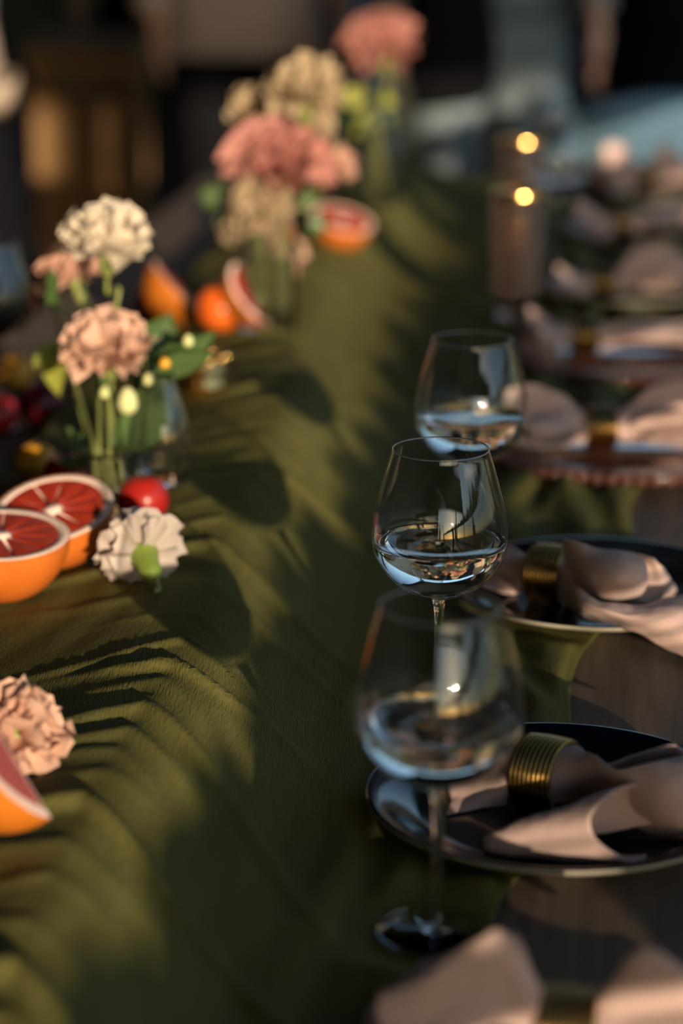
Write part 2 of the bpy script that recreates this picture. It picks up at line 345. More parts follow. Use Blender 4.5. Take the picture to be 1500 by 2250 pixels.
# ------------------------------------------------------------------ wine glasses
def torus(R, r, n=40, m=8):
    V = [((R + r * math.cos(2 * math.pi * j / m)) * math.cos(2 * math.pi * i / n), (R + r * math.cos(2 * math.pi * j / m)) * math.sin(2 * math.pi * i / n), r * math.sin(2 * math.pi * j / m)) for i in range(n) for j in range(m)]
    return V, [(i * m + j, ((i + 1) % n) * m + j, ((i + 1) % n) * m + (j + 1) % m, i * m + (j + 1) % m) for i in range(n) for j in range(m)]
def wine_glass(name, label, x, y, rz, water=True):
    g = thing(name, label, 'wine glass', (x, y, TZ + 0.0035), 'large clear wine glasses half full of water', rz)
    outer = prof_smooth([(0.0062, 0.0935), (0.016, 0.0958), (0.034, 0.1065), (0.0465, 0.1245), (0.0490, 0.1400), (0.0470, 0.1580), (0.0405, 0.1830), (0.0345, 0.2030)], 40)
    inner = prof_smooth([(0.0, 0.0985), (0.014, 0.0990), (0.0325, 0.1082), (0.0454, 0.1252), (0.0480, 0.1400), (0.0461, 0.1578), (0.0397, 0.1828), (0.0338, 0.2030)], 40)
    prof = [(0.0, 0.0930)] + outer + [(0.03445, 0.2035), (0.0339, 0.2035)] + inner[::-1]
    obj('bowl', lathe(prof, 96), M['thin'], g)
    obj('rim', xf(torus(0.03415, 0.00055, 96, 8), Matrix.Translation((0, 0, 0.2036))), M['glass'], g)
    st = prof_smooth([(0.0042, 0.0050), (0.0034, 0.012), (0.0031, 0.045), (0.0033, 0.075), (0.0043, 0.0875), (0.0060, 0.0931)], 24)
    obj('stem', lathe([(0, 0.0050)] + st + [(0, 0.0931)], 32), M['glass'], g)
    ft = [(0, 0), (0.0340, 0.0), (0.0355, 0.0006), (0.0350, 0.0013), (0.024, 0.0021), (0.012, 0.0032), (0.006, 0.0046), (0.0040, 0.0051), (0, 0.0051)]
    obj('foot', lathe(ft, 64), M['glass'], g)
    if water:
        L = 0.1345; ins = [(r + 0.00025 if r > 1e-4 else 0, z - 0.0002) for r, z in inner if z < L]
        k = ins[-1][0]
        obj('water', lathe(ins + [(k + 0.0001, L + 0.0006), (k - 0.0012, L - 0.0002), (k - 0.004, L - 0.0006), (0.02, L - 0.0006), (0, L - 0.0006)], 96), M['water'], g)
    return g
wine_glass('wine_glass', 'sharp clear wine glass of water in the middle of the row', *GLASS2, 0.3)
wine_glass('wine_glass', 'nearest clear wine glass of water beside the dark plate, slightly blurred', *GLASS3, 0.9)
wine_glass('wine_glass', 'rear clear wine glass of water beside the beaded rose charger', *GLASS1, 1.7)

# ------------------------------------------------------------------ plates
def zplate(r, R):
    k = r / R
    return 0.0085 if k < 0.66 else 0.0085 + 0.0145 * ss(0.66, 1.0, k) * (0.6 + 0.4 * k)
def plate(label, x, y, R):
    prof = [(0, 0.0045), (R * 0.55, 0.0045), (R * 0.56, 0.002), (R * 0.60, 0.002), (R * 0.64, 0.006), (R * 0.85, 0.0125), (R * 0.985, 0.0185), (R, 0.0205), (R, 0.0222), (R * 0.992, 0.0232)]
    n1 = len(prof)
    for k in (0.97, 0.93, 0.86, 0.80, 0.74, 0.69, 0.66, 0.5, 0.0): prof.append((R * k, zplate(R * k, R)))
    vf = lathe(prof, 96)
    o = thing('dinner_plate', label, 'plate', (x, y, TZ + 0.0022), 'dark plates along the right side')
    obj('underside', lathe(prof[:n1 - 1], 96), M['cream'], o)
    obj('glazed_top', lathe(prof[n1 - 2:], 96), M['navy'], o)
    return o
def charger(label, x, y, R):
    g = thing('charger_plate', label, 'plate', (x, y, TZ + 0.0022), 'rose glass chargers with beaded rims')
    prof = [(0, 0.001), (R * 0.6, 0.001), (R * 0.66, 0.003), (R * 0.9, 0.010), (R * 0.965, 0.011), (R * 0.97, 0.015), (R * 0.9, 0.0155), (R * 0.66, 0.0085), (R * 0.6, 0.0065), (0, 0.0065)]
    obj('dish', lathe(prof, 96), M['charger'], g)
    bm_ = bead_mesh
    n = 66
    for k in range(n):
        a = 2 * math.pi * k / n
        link('rim_bead', bm_, g, (R * 0.985 * math.cos(a), R * 0.985 * math.sin(a), 0.0125))
    return g
bead_mesh = mesh_data('rim_bead', *lathe([(0, -0.006)] + [(0.0062 * math.cos(t), 0.006 * math.sin(t)) for t in (-1.0, -0.5, 0, 0.5, 1.0)] + [(0, 0.006)], 12), M['charger'])
PL = {'A': 'navy glazed dinner plate nearest the camera at the lower right corner', 'B': 'dark navy dinner plate with pale rim edge behind the nearest wine glass',
      'C': 'dark navy dinner plate with pale rim edge beside the sharp wine glass', 'F': 'blurred dark plate just behind the second beaded charger', 'G': 'blurred dark plate second from the far right end', 'H': 'blurred dark plate farthest along the right side'}
for k, x, y, R in PLATES:
    if k in PL: plate(PL[k], x, y, R)
    elif k == 'D': charger('nearer rose brown glass charger with beaded rim beside the rear wine glass', x, y, R)
    else: charger('farther rose brown glass charger with beaded rim behind the other one', x, y, R)

# ------------------------------------------------------------------ napkin rings and napkins
coil = {}
def ring(label, c, axis, R=0.0205, n=9, sp=0.0034):
    g = link('napkin_ring', None, None); g.matrix_world = Matrix.Translation(c) @ frame(axis, (0, 0, 1)); g.empty_display_size = 0.02
    tag(g, label, 'napkin ring', 'ribbed brass napkin rings')
    obj('sleeve', lathe([(R - 0.0012, -n * sp / 2), (R, -n * sp / 2), (R, n * sp / 2), (R - 0.0012, n * sp / 2)], 40, True), M['gold'], g)
    for i in range(n):
        k = round(R + 0.0008 * math.sin(math.pi * (i + 0.5) / n), 5)
        if k not in coil: coil[k] = mesh_data('coil', *torus(k, 0.0018), M['gold'])
        link('coil', coil[k], g, (0, 0, (i - (n - 1) / 2) * sp))
    return g
def finish_napkin(name, vfs, label, x, y, R):
    V, Fc = merge(*vfs)
    out = []
    for q in V:
        q = Vector(q); q += Vector((0, 0.0016, 0.0022)) * noise.noise(q * 38) + Vector((0, 0, 0.0009)) * noise.noise(q * 110)
        q -= Vector((x, y, TZ)); r = math.hypot(q.x, q.y)
        zm = (zplate(r, R) + 0.0022 if R < 0.14 else (0.0068 if r < 0.62 * R else 0.0068 + 0.009 * ss(0.62 * R, 0.9 * R, r)) + 0.0032) + 0.0014 if r < R * 1.01 else max(0.006, 0.029 - (r - R) * 1.2)
        q.z = max(q.z, zm); out.append(q)
    o = obj(name, (out, Fc), M['rose'], None, (x, y, TZ))
    md = o.modifiers.new('thick', 'SOLIDIFY'); md.thickness = 0.0011; md.offset = 0
    return tag(o, label, 'napkin', 'rose napkins on the plates')
def bow(c, ax, seed, LL, LR, wl, wr, hz, r0=0.017):
    """a napkin drawn through a ring at c, fanning out to both sides along the horizontal direction ax"""
    rr = random.Random(seed); ax = Vector((ax[0], ax[1], 0)).normalized(); ay = Vector((-ax.y, ax.x, 0))
    out = []
    for layer in range(2):
        nr, nc = 72, 46; V = []
        ph = [rr.uniform(0, 6.28) for _ in range(6)]; kf = [rr.uniform(1.6, 2.6), rr.uniform(2.8, 4.0)]
        for i in range(nr):
            s = -1 + 2 * i / (nr - 1); d = abs(s); L = LL if s < 0 else LR; w = wl if s < 0 else wr
            p0 = 0 if s < 0 else 2
            b = ss(0.06, 0.42, d)
            for j in range(nc):
                t = -1 + 2 * j / (nc - 1)
                th = t * (2.9 - 0.25 * layer); rg = r0 * (0.96 - 0.18 * layer)
                yg, zg = rg * math.sin(th), rg * math.cos(th)
                ww = r0 + (w * (1 - 0.12 * layer) - r0) * ss(0, 0.9, d)
                yf = ww * (t + 0.10 * math.sin(t * 5 + ph[4]) * b)
                A = hz * (0.55 + 0.45 * math.sin(d * 2.6 + ph[p0])) * (1 - 0.25 * d)
                zf = -0.012 + A * (0.5 + 0.5 * math.cos(kf[0] * t * math.pi * 0.8 + ph[p0])) * (1 - 0.45 * t * t) + 0.35 * A * math.sin(kf[1] * t * 2 + ph[p0 + 1] + d * 2) + layer * (0.010 + 0.012 * (1 - t * t))
                x = s * L * (1 - 0.10 * t * t + 0.06 * math.sin(3 * t + ph[5])) * (1 - 0.1 * layer)
                y, z = yg * (1 - b) + yf * b, zg * (1 - b) + zf * b
                V.append(Vector(c) + ax * x + ay * y + Vector((0, 0, z)))
        out.append((V, grid_faces(nr, nc)))
    return out
def ringrow(c, e, off, r=0.0205, n=6):
    e = Vector(e).normalized(); fr = e.cross(Vector((0, 0, 1))).normalized(); up = fr.cross(e)
    return [Vector(c) + e * off + fr * (r * math.cos(a)) + up * (r * math.sin(a)) for a in [rad(215 - 250 * k / (n - 1)) for k in range(n)]]
def G(rows): return [[p if isinstance(p, Vector) else T(*p) for p in r] for r in rows]
def scroll(p0, p1, r0, r1, a0, a1, n=30, m=36, squash=0.8, back=(0, 0, 0)):
    p0, p1 = Vector(p0), Vector(p1); t = (p1 - p0).normalized(); side = t.cross(Vector((0, 0, 1))).normalized(); up = side.cross(t); V = []
    for i in range(n):
        s = i / (n - 1); c = p0.lerp(p1, s); r = r0 + (r1 - r0) * s ** 0.85
        for j in range(m):
            k = j / (m - 1); a = a0 + (a1 - a0) * k; q = r * (1.0 - 0.30 * k * s)
            ext = 0.014 - 0.030 * math.exp(-((k - 0.42) / 0.22) ** 2) + 0.012 * k
            q *= 1 + 0.35 * s ** 4 * max(0, k - 0.6)
            V.append(c + side * (q * math.cos(a)) + up * (q * squash * math.sin(a)) + t * (ext * s ** 2))
    return V, grid_faces(n, m)
NL = {'A': 'blurred rose napkin on the plate nearest the camera', 'B': 'rose napkin with a rolled flap on the plate behind the nearest wine glass', 'C': 'rose napkin with a raised curl and a tail trailing off its plate',
      'D': 'rose napkin on the nearer beaded charger', 'E': 'rose napkin on the farther beaded charger', 'F': 'blurred rose napkin just behind the two chargers', 'G': 'blurred rose napkin second from the far right end', 'H': 'blurred rose napkin farthest along the right side'}
RL = {k: 'ribbed brass ring around the ' + v for k, v in NL.items()}
RL['B'] = 'ribbed brass ring around the napkin with the rolled flap'; RL['C'] = 'ribbed brass ring around the napkin with the raised curl'
PD = {k: (x, y, R) for k, x, y, R in PLATES}
def rp(px, py): return T(px, py, 0.032)
# B
c = rp(1200, 1702); ring(RL['B'], c, (0.82, -0.55, 0.05), 0.0240)
mainB = surf(G([
    ringrow(c, (0.82, -0.55, 0.05), -0.016), ringrow(c, (0.82, -0.55, 0.05), 0.015),
    [(1290, 1690, .020), (1284, 1664, .052), (1294, 1656, .058), (1310, 1690, .054), (1314, 1728, .038), (1300, 1756, .018)],
    [(1365, 1700, .030), (1352, 1694, .056), (1362, 1694, .060), (1382, 1736, .050), (1388, 1780, .034), (1372, 1800, .016)],
    [(1450, 1676, .035), (1436, 1676, .064), (1450, 1690, .066), (1462, 1740, .056), (1446, 1800, .034), (1408, 1826, .014)],
    [(1530, 1650, .040), (1524, 1668, .066), (1536, 1690, .066), (1540, 1750, .052), (1506, 1812, .030), (1450, 1836, .012)],
    [(1610, 1640, .035), (1610, 1668, .058), (1616, 1700, .058), (1610, 1760, .042), (1580, 1810, .025), (1540, 1830, .014)]]), 60, 34)
flapB = surf(G([
    [(1312, 1700, .030), (1312, 1694, .040), (1314, 1690, .046)],
    [(1380, 1696, .030), (1384, 1674, .046), (1390, 1662, .054)],
    [(1450, 1690, .028), (1456, 1655, .052), (1464, 1634, .064)],
    [(1500, 1690, .026), (1505, 1662, .048), (1496, 1640, .060)],
    [(1560, 1690, .020), (1560, 1670, .034), (1550, 1655, .046)]]), 30, 12)
leftB = surf(G([
    ringrow(c, (0.82, -0.55, 0.05), -0.006, 0.0195, 4), ringrow(c, (0.82, -0.55, 0.05), -0.022, 0.0205, 4),
    [(1110, 1686, .036), (1112, 1706, .034), (1112, 1740, .024), (1108, 1768, .012)],
    [(1050, 1690, .030), (1050, 1712, .026), (1050, 1745, .020), (1040, 1780, .012)],
    [(990, 1700, .022), (985, 1720, .024), (985, 1752, .014), (980, 1790, .012)]]), 26, 22)
curlB = scroll(T(1066, 1860, .012), T(1352, 1812, .034), 0.006, 0.031, rad(-95), rad(215), squash=0.86)
finish_napkin('napkin', [mainB, flapB, leftB, curlB], NL['B'], *PD['B'])
# C
c = rp(1212, 1262); ring(RL['C'], c, (0.85, -0.50, 0.05), 0.0235)
leftC = surf(G([
    ringrow(c, (0.85, -0.50, 0.05), 0.018, 0.0200, 4), ringrow(c, (0.85, -0.50, 0.05), -0.018, 0.0205, 4),
    [(1140, 1210, .034), (1140, 1235, .034), (1138, 1272, .022), (1130, 1306, .012)],
    [(1085, 1200, .022), (1082, 1228, .030), (1080, 1262, .016), (1072, 1296, .020)],
    [(1030, 1200, .018), (1025, 1228, .022), (1020, 1255, .012), (1015, 1280, .016)]]), 34, 24)
flapC = surf(G([
    [(1236, 1190, .070), (1238, 1206, .064), (1241, 1230, .054), (1246, 1258, .042), (1255, 1288, .030)],
    [(1250, 1184, .078), (1256, 1204, .072), (1262, 1236, .060), (1272, 1272, .044), (1290, 1306, .030)],
    [(1310, 1202, .076), (1306, 1222, .073), (1302, 1258, .063), (1310, 1292, .048), (1328, 1326, .028)],
    [(1375, 1216, .073), (1370, 1236, .073), (1362, 1274, .063), (1354, 1304, .046), (1356, 1332, .026)],
    [(1412, 1229, .067), (1418, 1247, .066), (1420, 1275, .056), (1408, 1306, .040), (1386, 1330, .023)],
    [(1400, 1230, .056), (1404, 1246, .054), (1404, 1272, .045), (1394, 1300, .032), (1378, 1322, .018)],
    [(1370, 1236, .050), (1376, 1250, .048), (1378, 1272, .038), (1370, 1296, .026), (1362, 1312, .016)]]), 56, 34)
wrapC = surf(G([
    [(1380, 1212, .066), (1384, 1240, .046), (1388, 1290, .030), (1386, 1320, .018)],
    [(1430, 1226, .058), (1430, 1250, .044), (1428, 1290, .030), (1420, 1326, .016)],
    [(1462, 1256, .040), (1460, 1274, .036), (1456, 1298, .026), (1450, 1320, .014)],
    [(1486, 1296, .018), (1484, 1300, .018), (1480, 1306, .016), (1476, 1312, .012)]]), 28, 20)
tailC = surf(G([
    ringrow(c, (0.85, -0.50, 0.05), 0.012, 0.0195, 4),
    [(1262, 1284, .048), (1262, 1306, .044), (1264, 1328, .032), (1264, 1346, .016)],
    [(1325, 1322, .042), (1318, 1338, .042), (1312, 1352, .032), (1306, 1364, .020)],
    [(1410, 1330, .038), (1405, 1348, .042), (1398, 1368, .036), (1386, 1388, .024)],
    [(1500, 1306, .040), (1498, 1336, .044), (1490, 1384, .030), (1474, 1430, .010)],
    [(1590, 1290, .036), (1590, 1330, .040), (1588, 1400, .022), (1576, 1480, .006)]]), 50, 24)
finish_napkin('napkin', [leftC, flapC, wrapC, tailC], NL['C'], *PD['C'])
# the others
OTH = {'A': (1250, 2262, (0.95, -0.20), 3, .105, .10, .055, .05, .058), 'D': (1318, 938, (0.98, 0.08), 5, .105, .14, .052, .055, .038), 'E': (1282, 738, (0.98, 0.12), 8, .075, .16, .045, .06, .042),
       'F': (1320, 622, (0.97, 0.20), 9, .07, .15, .035, .05, .042), 'G': (1356, 490, (0.86, 0.5), 12, .085, .15, .035, .05, .045), 'H': (1412, 388, (0.90, 0.42), 15, .09, .10, .05, .05, .055)}
for k, (px, py, ax, seed, LL, LR, wl, wr, hz) in OTH.items():
    c = rp(px, py); ring(RL[k], c, (ax[0], ax[1], 0), 0.0205)
    finish_napkin('napkin', bow(c, ax, seed, LL, LR, wl, wr, hz), NL[k], *PD[k])

# ------------------------------------------------------------------ tumblers and far glasses
def tumbler(label, x, y, h, r0, r1, rim_h=0.004):
    g = thing('ribbed_tumbler', label, 'glass', (x, y, base(x, y) + 0.0005), 'tall rose glass tumblers with gold rims')
    n = 54; V, Fc = [], []; prof = []
    for k in range(41): t = k / 40; prof.append((r0 + (r1 - r0) * t + 0.0016 * math.sin(t * 50), h * t, 1))
    prof += [(r1 - 0.0025, h, 0)]
    for k in range(10): t = 1 - k / 9; prof.append((r0 + (r1 - r0) * t - 0.0035, 0.010 + (h - 0.011) * t, 0))
    full = [(0, 0)] + [(r, z) for r, z, _ in prof] + [(0, 0.010)]
    vf = lathe(full, n); V = []
    flag = [0] + [f for _, _, f in prof for _ in range(n)] + [0]
    for q, f in zip(vf[0], flag):
        q = Vector(q)
        if f:
            a = math.atan2(q.y, q.x); s = 1 + 0.035 * math.cos(18 * a) * math.sin(q.z * 260); q.x *= s; q.y *= s
        V.append(q)
    obj('ribbed_wall', (V, vf[1]), M['rose_glass'], g)
    obj('gold_rim', lathe([(r1 + 0.0004, h - rim_h), (r1 + 0.0006, h), (r1 + 0.0003, h + 0.0006), (r1 - 0.0026, h + 0.0006), (r1 - 0.0028, h - rim_h)], 48), M['gold2'], g)
    return g
p = T(1133, 715); tumbler('nearer tall rose tinted ribbed tumbler with gold rim behind the wine glasses', p.x, p.y, 0.165, 0.028, 0.036)
p = at(1147, 290, 3.55); tumbler('farther tall rose tinted ribbed tumbler with gold rim', p.x, p.y, 0.175, 0.028, 0.037)
wine_glass('wine_glass', 'blurred clear wine glass reflecting blue behind the tall tumblers', 0.325, 3.62, 0.2)
wine_glass('wine_glass', 'farthest blurred clear wine glass past the tall tumblers', 0.345, 4.12, 0.5, False)

def Ts(px, py, dz=0.0):                      # point seen at a pixel, dz above whatever covers the table there
    p = T(px, py, dz)
    for _ in range(12): p = p.lerp(T(px, py, base(p.x, p.y) - TZ + dz), 0.6)
    p.z = base(p.x, p.y) + dz
    return p
# ------------------------------------------------------------------ fruit
def hemi(R, n=40, m=12, sq=1.0):
    return lathe([(0, -R * sq)] + [(R * math.cos(a), R * sq * math.sin(a)) for a in [rad(-90 + 90 * k / m) for k in range(1, m + 1)]], n)
def half_citrus(label, c, nrm, R, flesh, rind, nseg=11, rot=0.0, grp='cut grapefruit halves'):
    g = link('grapefruit_half', None); g.matrix_world = Matrix.Translation(c) @ frame(nrm, (math.cos(rot), math.sin(rot), 0)); g.empty_display_size = 0.02
    tag(g, label, 'grapefruit', grp)
    obj('rind', hemi(R), rind, g)
    pth = obj('pith', lathe([(R * 0.995, -0.0006), (R * 0.97, 0.0005), (R * 0.85, 0.0004), (R * 0.83, -0.0014), (R * 0.14, -0.0014), (R * 0.13, 0.0008), (0, 0.0012)], 48), M['pith'], g)
    for k in range(nseg):
        a0 = 2 * math.pi * k / nseg + 0.010; a1 = 2 * math.pi * (k + 1) / nseg - 0.010; V = []; Fc = []
        ri, ro_ = R * 0.17, R * 0.835; pts = []
        for j in range(7): a = a0 + (a1 - a0) * j / 6; pts.append((ro_ * math.cos(a), ro_ * math.sin(a)))
        am = (a0 + a1) / 2; pts += [(ri * math.cos(am + 0.12), ri * math.sin(am + 0.12)), (ri * math.cos(am - 0.12), ri * math.sin(am - 0.12))]
        n = len(pts); cx = sum(q[0] for q in pts) / n; cy = sum(q[1] for q in pts) / n
        V = [(x, y, -0.0018) for x, y in pts] + [(cx + (x - cx) * 0.97, cy + (y - cy) * 0.97, 0.0) for x, y in pts] + [(cx, cy, 0.0007)]
        Fc = [(i, (i + 1) % n, n + (i + 1) % n, n + i) for i in range(n)] + [(n + i, n + (i + 1) % n, 2 * n) for i in range(n)]
        obj('segment', (V, Fc), flesh, pth, smooth=False)
    return g
def wedge(label, c, axis, mid, R, ang, rind, flesh, name='citrus_wedge', cat='fruit wedge'):
    """spherical wedge: core edge along axis through c, rind bulging towards mid"""
    g = link(name, None); g.matrix_world = Matrix.Translation(c) @ frame(axis, mid); g.empty_display_size = 0.02; tag(g, label, cat, 'citrus wedges')
    na, nb = 14, 22; V = []
    for i in range(na):
        a = -ang / 2 + ang * i / (na - 1)
        for j in range(nb):
            b = math.pi * j / (nb - 1); V.append((R * math.sin(b) * math.cos(a), R * math.sin(b) * math.sin(a), R * math.cos(b)))
    obj('rind', (V, grid_faces(na, nb)), rind, g)
    for s in (-1, 1):
        a = s * ang / 2; ca, sa = math.cos(a), math.sin(a); nx, ny = -sa * s, ca * s
        def ringpts(f, off, zf=1.0): return [(R * f * math.sin(math.pi * j / 20) * ca + nx * off, R * f * math.sin(math.pi * j / 20) * sa + ny * off, R * zf * math.cos(math.pi * j / 20)) for j in range(21)]
        A, B = ringpts(0.999, 0, 0.999), ringpts(0.90, 0.0006, 0.90)
        Vp = A + B + [(R * 0.06 * ca + nx * 0.0006, R * 0.06 * sa + ny * 0.0006, R * 0.9 * math.cos(math.pi * j / 20)) for j in range(21)] + [(0, 0, R * 0.999 * math.cos(math.pi * j / 20)) for j in range(21)]
        Fp = [(r * 21 + j, r * 21 + j + 1, (r + 1) * 21 + j + 1, (r + 1) * 21 + j) for r in (0, 1, 2) for j in range(20)]
        pth = obj('pith', (Vp, Fp), M['pith'], g)
        Vf = ringpts(0.88, 0.0014, 0.86) + [(R * 0.10 * ca + nx * 0.0014, R * 0.10 * sa + ny * 0.0014, R * 0.82 * math.cos(math.pi * j / 20)) for j in range(21)]
        obj('segment', (Vf, [(j, j + 1, 22 + j, 21 + j) for j in range(20)]), flesh, pth)
    return g
def fruit(name, label, cat, x, y, R, m, squash=0.94, dz=0.0, stem=True, rz=0.0):
    z = base(x, y) - 0.001 + dz
    g = thing(name, label, cat, (x, y, z), 'whole fruit among the flowers', rz)
    prof = []
    for k in range(25):
        a = rad(-90 + 180 * k / 24); r = R * math.cos(a); zz = R * squash * math.sin(a)
        dim = 0.16 * math.exp(-(r / (R * 0.22)) ** 2)
        zz += (-dim if a > 0 else dim * 0.5) * R
        prof.append((max(0, r) if 0 < k < 24 else 0, zz + R * squash))
    vf = lathe(prof, 40)
    V = [Vector((q[0] * (1 - 0.02 * math.exp(-((math.atan2(q[1], q[0]) - 2.6) / 0.25) ** 2)), q[1], q[2])) for q in vf[0]]
    obj('skin', (V, vf[1]), m, g)
    if stem: obj('stalk', tube([(0, 0, 2 * R * squash * 0.9), (0.001, 0, 2 * R * squash + 0.003), (0.003, 0.001, 2 * R * squash + 0.007)], [0.0013, 0.001, 0.0014], 6), M['bark'], g)
    return g
c = Ts(2, 1174, 0.056); half_citrus('red grapefruit half with cut face up at the left edge, the nearer one', (c.x, c.y, c.z), (0.03, -0.10, 0.99), 0.056, M['flesh'], M['rind2'], rot=0.5)
c = Ts(92, 1180, 0.05); half_citrus('red grapefruit half leaning behind the nearer half at the left edge', (c.x, c.y + 0.075, base(c.x, c.y + .075) + 0.053), (-0.12, -0.30, 0.94), 0.052, M['flesh'], M['rind2'], rot=0.9)
P1 = Ts(113, 1833, 0.006)
ax = Vector((-0.54, 0.54, 0.65)).normalized(); mid = Vector((-0.52, -0.69, -0.28)); mid = (mid - ax * mid.dot(ax)).normalized()
wedge('orange wedge with dark red flesh at the lower left edge', P1 + ax * 0.050 + Vector((0, 0, 0.010)), ax, mid, 0.050, rad(80), M['rind'], M['flesh2'])
p = Ts(315, 1085, 0.026); fruit('plum', 'shiny red plum beside the small vase of carnations', 'plum', p.x, p.y, 0.0225, M['plum'], 0.98, rz=2)
p = Ts(140, 1050, 0.024); fruit('plum', 'red plum behind the grapefruit halves and flower stems', 'plum', p.x, p.y + 0.02, 0.023, M['plum'])
p = Ts(88, 1042, 0.02); fruit('apricot', 'small yellow orange fruit in shade behind the grapefruit halves', 'fruit', p.x - .01, p.y + 0.05, 0.021, M['yellowfruit'])
p = Ts(90, 885, 0.024); fruit('plum', 'dark purple plum left of the carnation stems', 'plum', p.x, p.y, 0.026, M['plum2'])
p = Ts(-8, 905, 0.024); fruit('plum', 'bright red plum cut by the left edge of the picture', 'plum', p.x, p.y, 0.024, M['plum'], rz=1)
p = Ts(25, 835, 0.02); fruit('apricot', 'ochre fruit at the left edge behind the dark plum', 'fruit', p.x, p.y + .04, 0.022, M['yellowfruit'])
p = Ts(338, 668, 0.024); fruit('plum', 'deep red plum beside the far orange wedge', 'plum', p.x, p.y, 0.028, M['plum'])
p = Ts(483, 680, 0.026); fruit('persimmon', 'orange red persimmon left of the tall vase', 'persimmon', p.x, p.y, 0.029, M['persimmon'], 0.98)
p = Ts(395, 655, 0.036); axw = Vector((0.62, -0.1, -0.62)); wedge('blurred orange wedge standing between the plum and persimmon', Vector((p.x, p.y + .02, base(p.x, p.y) + 0.046)), axw, (-0.45, -0.75, -0.35), 0.048, rad(75), M['rind'], M['flesh'])
p = Ts(522, 690, 0.03); wedge('blurred grapefruit wedge leaning behind the persimmon', Vector((p.x + .02, p.y + .06, base(p.x, p.y) + 0.044)), (0.35, -0.5, -0.72), (-0.75, -0.35, -0.15), 0.044, rad(70), M['rind2'], M['flesh'])
c = Ts(752, 480, 0.04); half_citrus('blurred far grapefruit half between the two tall arrangements', (c.x, c.y, base(c.x, c.y) + 0.040), (0.2, -0.25, 0.93), 0.046, M['flesh'], M['rind2'])

# ------------------------------------------------------------------ flowers
def petal_mesh(name, m, seed, frill=1.0, cup=0.3, nr=6, nc=9, wide=0.62, curl=0.5):
    rr = random.Random(seed); ph = [rr.uniform(0, 6.28) for _ in range(4)]; V = []
    for i in range(nr):
        r = i / (nr - 1)
        for j in range(nc):
            t = -1 + 2 * j / (nc - 1)
            wd = wide * (0.14 + 0.86 * r ** 0.8)
            jag = frill * r ** 4 * (0.05 * math.sin(t * 13 + ph[0]) + 0.05 * math.sin(t * 7 + ph[1]))
            x = wd * t * (1 - 0.10 * (1 - r)); y = r * (1 - 0.18 * t * t * r) + jag
            z = cup * (t * t - 0.4) * r * 0.5 - curl * max(0, r - 0.45) ** 2 + frill * r ** 2 * 0.11 * math.sin(t * 6 + ph[2]) + frill * r ** 3 * 0.05 * math.sin(t * 12 + ph[3])
            V.append((x, z, y))              # petal grows along +z, outward side = -y
    return mesh_data(name, V, grid_faces(nr, nc), m)
PM = {}
def petals(kind, colour):
    k = (kind, colour)
    if k not in PM:
        if kind == 'carnation': PM[k] = [petal_mesh('petal', M[colour], s, 0.85, 0.35, wide=0.66) for s in range(5)]
        else: PM[k] = [petal_mesh('petal', M[colour], s + 50, 0.25, 0.9, wide=0.72, curl=0.35) for s in range(4)]
    return PM[k]
def bloom(g, kind, colour, R, seed, n=None):
    """petals as children of g; local +z is the way the flower faces, origin at the calyx top"""
    rr = random.Random(seed); ms = petals(kind, colour)
    n = n or (30 if kind == 'carnation' else 30)
    for k in range(n):
        f = (k + 0.5) / n
        if kind == 'carnation':
            tilt = rad(4) + rad(100) * f ** 0.75 + rr.uniform(-0.22, 0.22); L = R * (1.05 - 0.05 * f) * rr.uniform(0.80, 1.12); off = 0.05 * R
        else:
            tilt = rad(-8) + rad(80) * f ** 1.1 + rr.uniform(-0.08, 0.08); L = R * (0.85 + 0.25 * f) * rr.uniform(0.93, 1.07); off = 0.12 * R * f
        phi = k * 2.39996 + rr.uniform(-0.25, 0.25)
        Mx = Matrix.Rotation(phi, 4, 'Z') @ Matrix.Translation((0, off, 0)) @ Matrix.Rotation(-tilt, 4, 'X') @ Matrix.Rotation(rr.uniform(-0.35, 0.35), 4, 'Z') @ Matrix.Diagonal((L * rr.uniform(0.8, 1.15), L, L, 1))
        link('petal', ms[rr.randrange(len(ms))], g, mat=Mx)
calyx_prof = [(0, -0.030), (0.003, -0.0295), (0.0065, -0.022), (0.0072, -0.010), (0.009, -0.002), (0.0105, 0.003), (0.006, 0.004), (0, 0.0)]
def leaf_vf(L, W, bend=0.25, n=12, m=7, fold=0.25):
    V = []
    for i in range(n):
        s = i / (n - 1); w_ = W * (math.sin(math.pi * min(1, s ** 0.75)) ** 0.9 * 0.5 + 0.015)
        for j in range(m):
            t = -1 + 2 * j / (m - 1); V.append((w_ * t, fold * W * t * t * 0.6 - bend * L * s * s, L * s))
    return V, grid_faces(n, m)
def add_leaf(g, p0, p1, W, m='leaf', roll=0.0, bend=0.12, inv=None):
    p0, p1 = Vector(p0), Vector(p1); d = p1 - p0; L = d.length
    o = obj('leaf', leaf_vf(L, W, bend), M[m], g)
    Mx = Matrix.Translation(p0) @ frame(d, d.cross(Vector((0.1, 0.95, -0.3)))) @ Matrix.Rotation(roll, 4, 'Z')
    o.matrix_local = (inv or Matrix()) @ Mx
    return o
